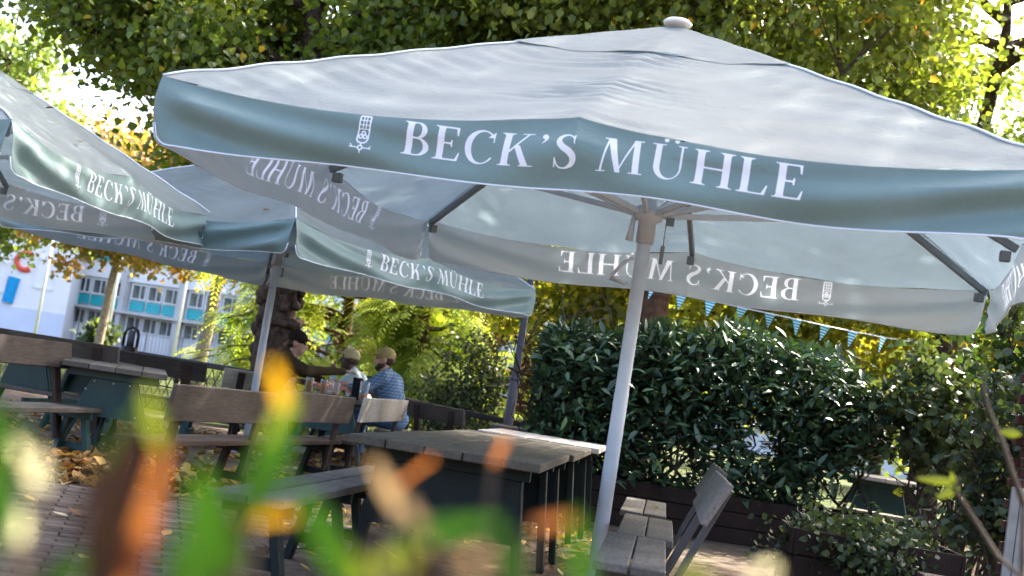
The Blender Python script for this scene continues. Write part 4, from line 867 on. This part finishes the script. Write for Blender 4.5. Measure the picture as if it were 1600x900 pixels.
P = np.stack([x, y, z], 1); hole = np.sin(x * 5.1 + z * 3.7 + 1.0) + np.sin(x * 2.3 - z * 6.1) + np.sin(z * 4.2 + x * 8.0) * .6
keep = (hole < 1.6) | (z > topz - .55); keep &= (z > .85) | (RNG.random(n_) < .9); keep &= (x < 1.2) | (z > .70 + (x - 1.2) * .7); P = P[keep]; nn = len(P)
out = np.stack([RNG.normal(0, .7, nn), RNG.normal(-.65, .6, nn), RNG.normal(.10, .45, nn) + .35 * (P[:, 2] > 1.7)], 1); out /= np.linalg.norm(out, axis=1)[:, None]
upv = np.stack([RNG.normal(0, .35, nn), RNG.normal(-.3, .35, nn), np.ones(nn)], 1); s_ = np.cross(upv, out); s_ /= np.linalg.norm(s_, axis=1)[:, None]
sc_ = P[:, 1] + 13.6 - .35 * P[:, 2]; idx = np.argsort(sc_)[:300]; msk = np.ones(nn, bool); msk[idx] = False
lm = one_leaf('leaf', .125, .046, M['laurel_one'], .18, 4)
for a in idx:
    o = link('leaf', lm, t, P[a]); X = Vector(out[a]); Y = Vector(s_[a]); Z = X.cross(Y); o.rotation_euler = Matrix((X, Y, Z)).transposed().to_euler(); q = random.uniform(.75, 1.2); o.scale = (q, q, q)
tag(leaf_obj('foliage', P[msk], .125, M['laurel'], t, None, d=out[msk], s=s_[msk], width=.19, fold=.3), kind='stuff')
# ------------------------------------------------------------------ planters and right-hand shrubs
def planter(label, loc, rz, sx_, sy_, h_, group='dark plank planters'):
    t = thing('planter', label, 'planter', loc, rz, group)
    k = max(2, round(h_ / .15))
    for i in range(k):
        z = h_ * (i + .5) / k; w = round(h_ / k - .008, 3)
        for s in (-1, 1):
            board(t, 'side_board', (-sx_ / 2, s * (sy_ / 2 - .015), z), (sx_ / 2, s * (sy_ / 2 - .015), z), .03, w, M['planter'])
            board(t, 'end_board', (s * (sx_ / 2 + .016), -sy_ / 2, z), (s * (sx_ / 2 + .016), sy_ / 2, z), .03, w, M['planter'])
    p = MB(); p.box((0, 0, h_ - .06), (sx_ - .01, sy_ - .07, .04)); p.build('soil', M['soil'], t); return t
planter('long dark planter at the foot of the laurel hedge', (2.15, 13.45, 0), 0, 3.5, .95, .45)
planter('dark planter box under the low spreading shrub, lower right', (2.62, 9.0, 0), math.radians(-7), 1.05, .7, .52)
shrub('low_shrub', 'low fine-leaved spreading shrub in the lower right planter', (2.58, 8.95), (1.0, .8, .50), 7000, .042, M['dark_leaf'], 34, zmin=.28)
GS = 'tangled shrubs at the right'
shrub('tall_shrub', 'open twiggy shrub right of the laurel hedge', (4.30, 13.0), (1.5, 1.0, 2.1), 2300, .085, M['bush_leaf'], 14, GS, 1.0)
shrub('tall_shrub', 'dense dark shrub before the brick pillar', (4.55, 11.4), (1.15, .9, 1.75), 3000, .075, M['dark_leaf'], 16, GS, .35)
shrub('tall_shrub', 'leafy shrub with small yellow leaves under the right parasol corner', (4.95, 14.0), (1.6, 1.0, 2.65), 2600, .09, M['ivy_leaf'], 15, GS, .7)
shrub('tall_shrub', 'climbing tangle of bare stems at the right edge', (4.75, 12.2), (.9, .6, 3.0), 1300, .085, M['ivy_leaf'], 26, GS, 1.3)
# brick pillar at the right edge
t = thing('brick_pillar', 'dark red brick pillar cut by the right edge of the photo', 'pillar', (3.97, 9.3, 0), math.radians(-10))
p = MB(); p.box((0, 0, .93), (.47, .47, 1.86)); p.build('core', M['mortar'], t); bb = MB(); bb.box((0, 0, 0), (.235, .115, .063), None, .004); bme = bb.mesh('brick', M['brick'])
for k in range(25):
    z = .04 + k * .075
    for s in (-1, 1):
        for q in ((-.125, .125) if k % 2 == 0 else (-.19, .06)):
            link('brick', bme, t, (q, s * .19 + random.uniform(-.003, .003), z)).scale = (1, 1, 1)
        for q in ((-.0, ) if k % 2 == 0 else (.0,)):
            o = link('brick', bme, t, (s * .19, q, z)); o.rotation_euler = (0, 0, PI / 2)
t = thing('wooden_panel', 'pale upright board panel in front of the brick pillar', 'panel', (3.22, 8.3, 0), math.radians(-7))
for i in range(2): board(t, 'panel_board', (.05 + .06 * i, 0, 0), (.05 + .06 * i, 0, 1.0), .056, .025, M['pale_board'], up=(0, 1, 0))
t = thing('stacked_chair', 'dark slatted folding chair leaning beside the pale board panel', 'chair', (3.50, 8.35, 0), math.radians(-7))
for z in (.72, .62, .52, .42): board(t, 'slat', (-.17, .0 + .05 * z, z), (.25, .0 + .05 * z, z), .07, .018, M['slate'], up=(0, 1, 0))
for x in (-.14, .0, .12): board(t, 'leg', (x, .05, 0), (x, .10, .76), .022, .02, M['slate'], up=(0, 1, 0))
t = thing('crate', 'dark slatted crate with a board lid, bottom right corner', 'crate', (2.98, 7.6, 0), math.radians(-7))
for z in (.06, .16, .26, .36):
    for s in (-1, 1):
        board(t, 'slat', (-.34, s * .2, z), (.34, s * .2, z), .018, .07, M['planter']); board(t, 'slat', (s * .33, -.19, z), (s * .33, .19, z), .018, .07, M['planter'])
for s in (-1, 1):
    for r_ in (-1, 1): board(t, 'corner_post', (s * .30, r_ * .17, 0), (s * .30, r_ * .17, .40), .04, .04, M['planter'], up=(0, 1, 0))
board(t, 'lid', (-.42, 0, .42), (.42, 0, .42), .46, .025, M['back_wood'])
# ------------------------------------------------------------------ leaf heap and scattered leaves
hp = []
for cx, cy, rx, ry, hgt, n_ in ((-2.95, 9.55, .62, .45, .14, 1500), (-2.35, 10.1, .5, .5, .09, 800), (-2.0, 11.2, .5, .7, .05, 500), (-3.3, 11.0, .7, .6, .05, 500)):
    a = RNG.uniform(0, 6.28, n_); r = RNG.random(n_) ** .6; hp.append(np.stack([cx + rx * r * np.cos(a), cy + ry * r * np.sin(a), .012 + hgt * np.clip(1 - r * r, 0, 1) * RNG.random(n_) ** .5], 1))
P = np.concatenate(hp); d = RNG.normal(size=(len(P), 3)); d[:, 2] *= .35; d /= np.linalg.norm(d, axis=1)[:, None]; s_ = np.cross(np.tile([0, 0, 1.0], (len(P), 1)) + RNG.normal(size=(len(P), 3)) * .4, d); s_ /= np.linalg.norm(s_, axis=1)[:, None]
tag(leaf_obj('leaf_heap', P, .085, M['fallen'], None, None, d=d, s=s_, fold=.5), 'heap of dry brown leaves under the teal A-frame table', None, None, 'stuff')
n_ = 2600; P = np.stack([RNG.uniform(-6, 1.1, n_), RNG.uniform(9.5, 17.5, n_), np.full(n_, .012)], 1); d = RNG.normal(size=(n_, 3)); d[:, 2] *= .2; d /= np.linalg.norm(d, axis=1)[:, None]; s_ = np.cross(np.tile([0, 0, 1.0], (n_, 1)) + RNG.normal(size=(n_, 3)) * .3, d); s_ /= np.linalg.norm(s_, axis=1)[:, None]
tag(leaf_obj('leaf_litter', P, .075, M['fallen'], None, None, d=d, s=s_, fold=.5), None, None, None, 'stuff')
for k in range(170):
    x, y = random.uniform(-3.6, .7), random.uniform(5.6, 10.8)
    drop_leaf((x, y, .022 + random.random() * .006), 'dry fallen leaf on the ground in front of the benches', 'fallen leaves on the paving', random.uniform(.7, 1.25))
# ------------------------------------------------------------------ far building with teal panels
BA = math.radians(-24); bt = thing('office_building', 'white office building with teal panels under its windows', 'building', (-31.6, 97, 0), BA)
NB, BW, FH = 12, 5.0, 3.3
p = MB(); p.box((NB * BW / 2, 6.3, 6.5), (NB * BW, 12, 13)); p.build('wall', M['plaster'], bt)
wf = MB()
for a, b_, c_ in (((0, 0, .04), (1.3, .1, .08), 0), ((0, 0, 1.06), (1.3, .1, .08), 0), ((-.61, 0, .55), (.08, .1, .94), 0), ((.61, 0, .55), (.08, .1, .94), 0), ((.12, 0, .55), (.05, .09, .94), 0)): wf.box(a, b_)
wme = wf.mesh('window', M['plaster']); pm = MB(); pm.box((0, .06, .55), (1.14, .02, .94)); pnm = pm.mesh('pane', M['pane']); tm = MB(); tm.box((0, 0, 0), (1.24, .06, .70)); tme = tm.mesh('teal_panel', M['teal_panel'])
for i in range(NB + 1): board(bt, 'pillar', (i * BW, -.02, 0), (i * BW, -.02, 12.8), .42, .7, M['concrete'], up=(0, 1, 0))
for fl_ in range(3):
    zt = 2.85 + fl_ * FH
    p = MB(); p.box((NB * BW / 2, .12, zt + 2.25), (NB * BW, .3, .50)); p.build('floor_band', M['plaster'], bt)
    for i in range(NB):
        for j in range(3):
            x = i * BW + 1.06 + j * 1.44
            link('teal_panel', tme, bt, (x, .17, zt - .02 + .35)); w = link('window', wme, bt, (x, .16, zt + .78)); link('pane', pnm, w)
gf = MB(); gf.box((0, 0, .5), (1.3, .06, 1.0)); 
for i in range(NB):
    for j in range(3):
        x = i * BW + 1.06 + j * 1.44; w = link('window', wme, bt, (x, .16, 1.35)); link('pane', pnm, w)
p = MB(); p.box((NB * BW / 2, -.2, 2.62), (NB * BW, .9, .18)); p.build('canopy_slab', M['concrete'], bt)
fence = thing('picket_fence', 'pale grey picket fence before the white building', 'fence', (-29.5, 93.5, 0), BA)
pk = MB()
for i in range(150): pk.box((i * .3, 0, .65), (.09, .05, 1.3))
tag(pk.build('pickets', M['concrete'], fence), kind='stuff')
for i in range(16): board(fence, 'post', (i * 3.0, .05, 0), (i * 3.0, .05, 1.5), .12, .12, M['pale_board'])
sw = thing('painted_house', 'bright white house wall with red and blue mural at the left edge', 'building', (-45.4, 92, 0), math.radians(6))
p = MB(); p.box((7.5, 5, 6), (15, 10, 12)); p.build('wall', M['plaster'], sw); p = MB(); p.box((12.2, -.03, .9), (5.5, .06, 1.8)); p.build('blue_plinth', M['blue_wall'], sw)
for x, z in ((10.0, 2.6), (13.2, 3.3), (6.3, 3.3)):
    w = link('window', wme, sw, (x, -.04, z)); w.scale = (1.1, 1, 2.0); link('pane', pnm, w)
p = MB(); p.tube([(11.7 + .6 * math.cos(a), -.06, 5.0 + .6 * math.sin(a)) for a in np.linspace(.9, 5.4, 12)], .2, 6); p.build('mural_mark', M['mural_red'], sw)
p = MB(); p.tube([(11.0, -.06, 2.0), (11.2, -.06, 3.8)], .40, 8); p.build('mural_mark', M['mural_blue'], sw)
for k, (px, y_, lb) in enumerate(((55, 72, 'thin white flagpole before the painted wall, leftmost'), (170, 74, 'thin white flagpole left of the slim street tree'), (183, 70, 'thin white flagpole between the two street trees'), (277, 72, 'thin white flagpole before the white building, rightmost'))):
    q = at(px + (0, -5, -15, 0)[k], 520, y_); t = thing('flagpole', lb, 'flagpole', (q.x, q.y, 0), 0, 'flagpoles before the buildings'); p = MB(); p.tube([(0, 0, 0), (0, 0, 9)], [.09, .06], 8); p.build('pole', M['white_plastic'], t, True)
shrub('hedge_bush', 'pale green bush before the painted house', (-17.9, 60), (1.8, 1.2, 1.3), 700, .25, M['bush_leaf'], 12)
shrub('hedge_bush', 'pale green bush right of the stout street tree', (-8.4, 48), (2.4, 2, 1.5), 1100, .22, M['bush_leaf'], 12)
# ------------------------------------------------------------------ blurred plant close to the viewer
fg = thing('foreground_shrub', 'blurred green and orange leafed shrub right in front of the viewer', 'shrub', (-.05, .62, 0)); stems = MB()
def blade(px, py, dist, Lpx, Wpx, ang, mt, bend=.2, tilt=.3):
    dist *= .88; c = Vector((0, 0, EYE)) + ray(px, py + 14) * dist; L = Lpx * .85 / F * dist; Wd = Wpx * .62 / F * dist; a = math.radians(ang)
    X = (CX * math.cos(a) + CY * math.sin(a) + fwd * random.uniform(-tilt, tilt)).normalized(); Y = (fwd + CX * random.uniform(-.25, .25)).cross(X).normalized(); Z = X.cross(Y)
    o = link('leaf', one_leaf('leaf', L, Wd, M[mt], bend), fg, c - X * (L * .5) - fg.location); o.rotation_euler = Matrix((X, Y, Z)).transposed().to_euler()
    b_ = c - X * (L * .5) - fg.location; stems.tube(limb_pts(b_, Vector((b_.x * .6 + random.gauss(0, .03), random.uniform(-.03, .06), .0)), 0, 5, .25), .0022, 5)
for a in ((5, 700, .60, 300, 70, 100, 'fg_green'), (-10, 780, .55, 260, 80, 80, 'fg_green'), (48, 700, .62, 130, 66, 112, 'fg_pale'), (22, 790, .62, 110, 60, 95, 'fg_pale'), (100, 885, .62, 150, 60, 40, 'fg_green'), (20, 650, .60, 120, 40, 130, 'fg_deep'),
          (178, 775, .60, 300, 130, 76, 'fg_brown'), (228, 800, .60, 290, 56, 76, 'fg_orange'), (212, 850, .60, 180, 60, 60, 'fg_orange'), (165, 850, .58, 220, 110, 80, 'fg_brown'), (240, 640, .66, 120, 46, 100, 'fg_lime'), (190, 670, .66, 130, 40, 60, 'fg_deep'),
          (440, 598, .70, 112, 44, 100, 'fg_yellow'), (437, 650, .66, 120, 52, 60, 'fg_lime'), (425, 715, .64, 190, 80, 68, 'fg_green'), (400, 740, .62, 160, 70, 80, 'fg_deep'), (315, 830, .58, 260, 110, 84, 'fg_green'), (345, 800, .6, 220, 70, 100, 'fg_green'), (290, 860, .56, 170, 90, 60, 'fg_deep'), (312, 765, .64, 70, 34, 95, 'fg_lime'), (360, 870, .62, 190, 60, 80, 'fg_brown'), (415, 795, .66, 100, 30, 5, 'fg_yellow'),
          (500, 790, .62, 130, 46, 130, 'fg_green'), (515, 840, .60, 190, 70, 115, 'fg_green'), (545, 860, .62, 170, 60, 130, 'fg_lime'), (625, 860, .60, 90, 60, 20, 'fg_lime'), (700, 812, .60, 190, 56, 10, 'fg_green'), (740, 862, .46, 46, 44, 30, 'fg_pink'), (655, 805, .6, 110, 40, 120, 'fg_pink'), (605, 745, .70, 120, 44, 112, 'fg_pink'), (660, 860, .62, 120, 60, 60, 'fg_brown'), (800, 860, .62, 120, 60, 100, 'fg_deep'),  # the small round pink blade stands in for an out-of-focus glint
          (908, 860, .60, 170, 56, 95, 'fg_green'), (868, 800, .70, 84, 28, 10, 'fg_orange'), (650, 722, .85, 90, 13, 40, 'fg_orange'), (782, 689, .95, 62, 17, 64, 'fg_orange'), (1085, 888, .62, 50, 34, 40, 'fg_lime'), (1195, 880, .6, 36, 30, 20, 'fg_pale')): blade(*a)
tag(stems.build('stems', M['twig'], fg), kind='stuff')
# twig with a few yellow-green leaves, lower right
tw = thing('young_twig', 'thin blurred twig with yellow-green leaves at the lower right', 'twig', (1.0, 2.6, 0)); p = MB(); o = tw.location
J = [at(1600, 905, 2.5), at(1560, 870, 2.55), at(1515, 800, 2.6), at(1492, 765, 2.6), at(1500, 745, 2.6)]
p.tube([Vector((1.06, 2.45, 0))] + J, [.006, .0055, .005, .0045, .004, .003], 6); p.tube([at(1600, 790, 2.7), at(1582, 740, 2.7), at(1570, 700, 2.7), at(1545, 640, 2.75), at(1535, 600, 2.75)], [.006, .005, .005, .004, .003], 6)
p.tube([at(1600, 790, 2.7), Vector((1.15, 2.6, 0.0))], [.006, .007], 6); p.v = [tuple(Vector(v) - o) for v in p.v]; p.build('stem', M['twig'], tw, True)
for px, py, L, w, a in ((1462, 750, .085, .018, 172), (1490, 752, .04, .014, 110), (1578, 676, .045, .018, 170), (1480, 770, .05, .02, 200)):
    q = at(px, py, 2.6); ar = math.radians(a); X = CX * math.cos(ar) + CY * math.sin(ar); Y = fwd.cross(X).normalized(); l_ = link('leaf', one_leaf('leaf', L, w, M['fg_lime'], .2), tw, q - X * L * .5 - o); l_.rotation_euler = Matrix((X, Y, X.cross(Y))).transposed().to_euler()
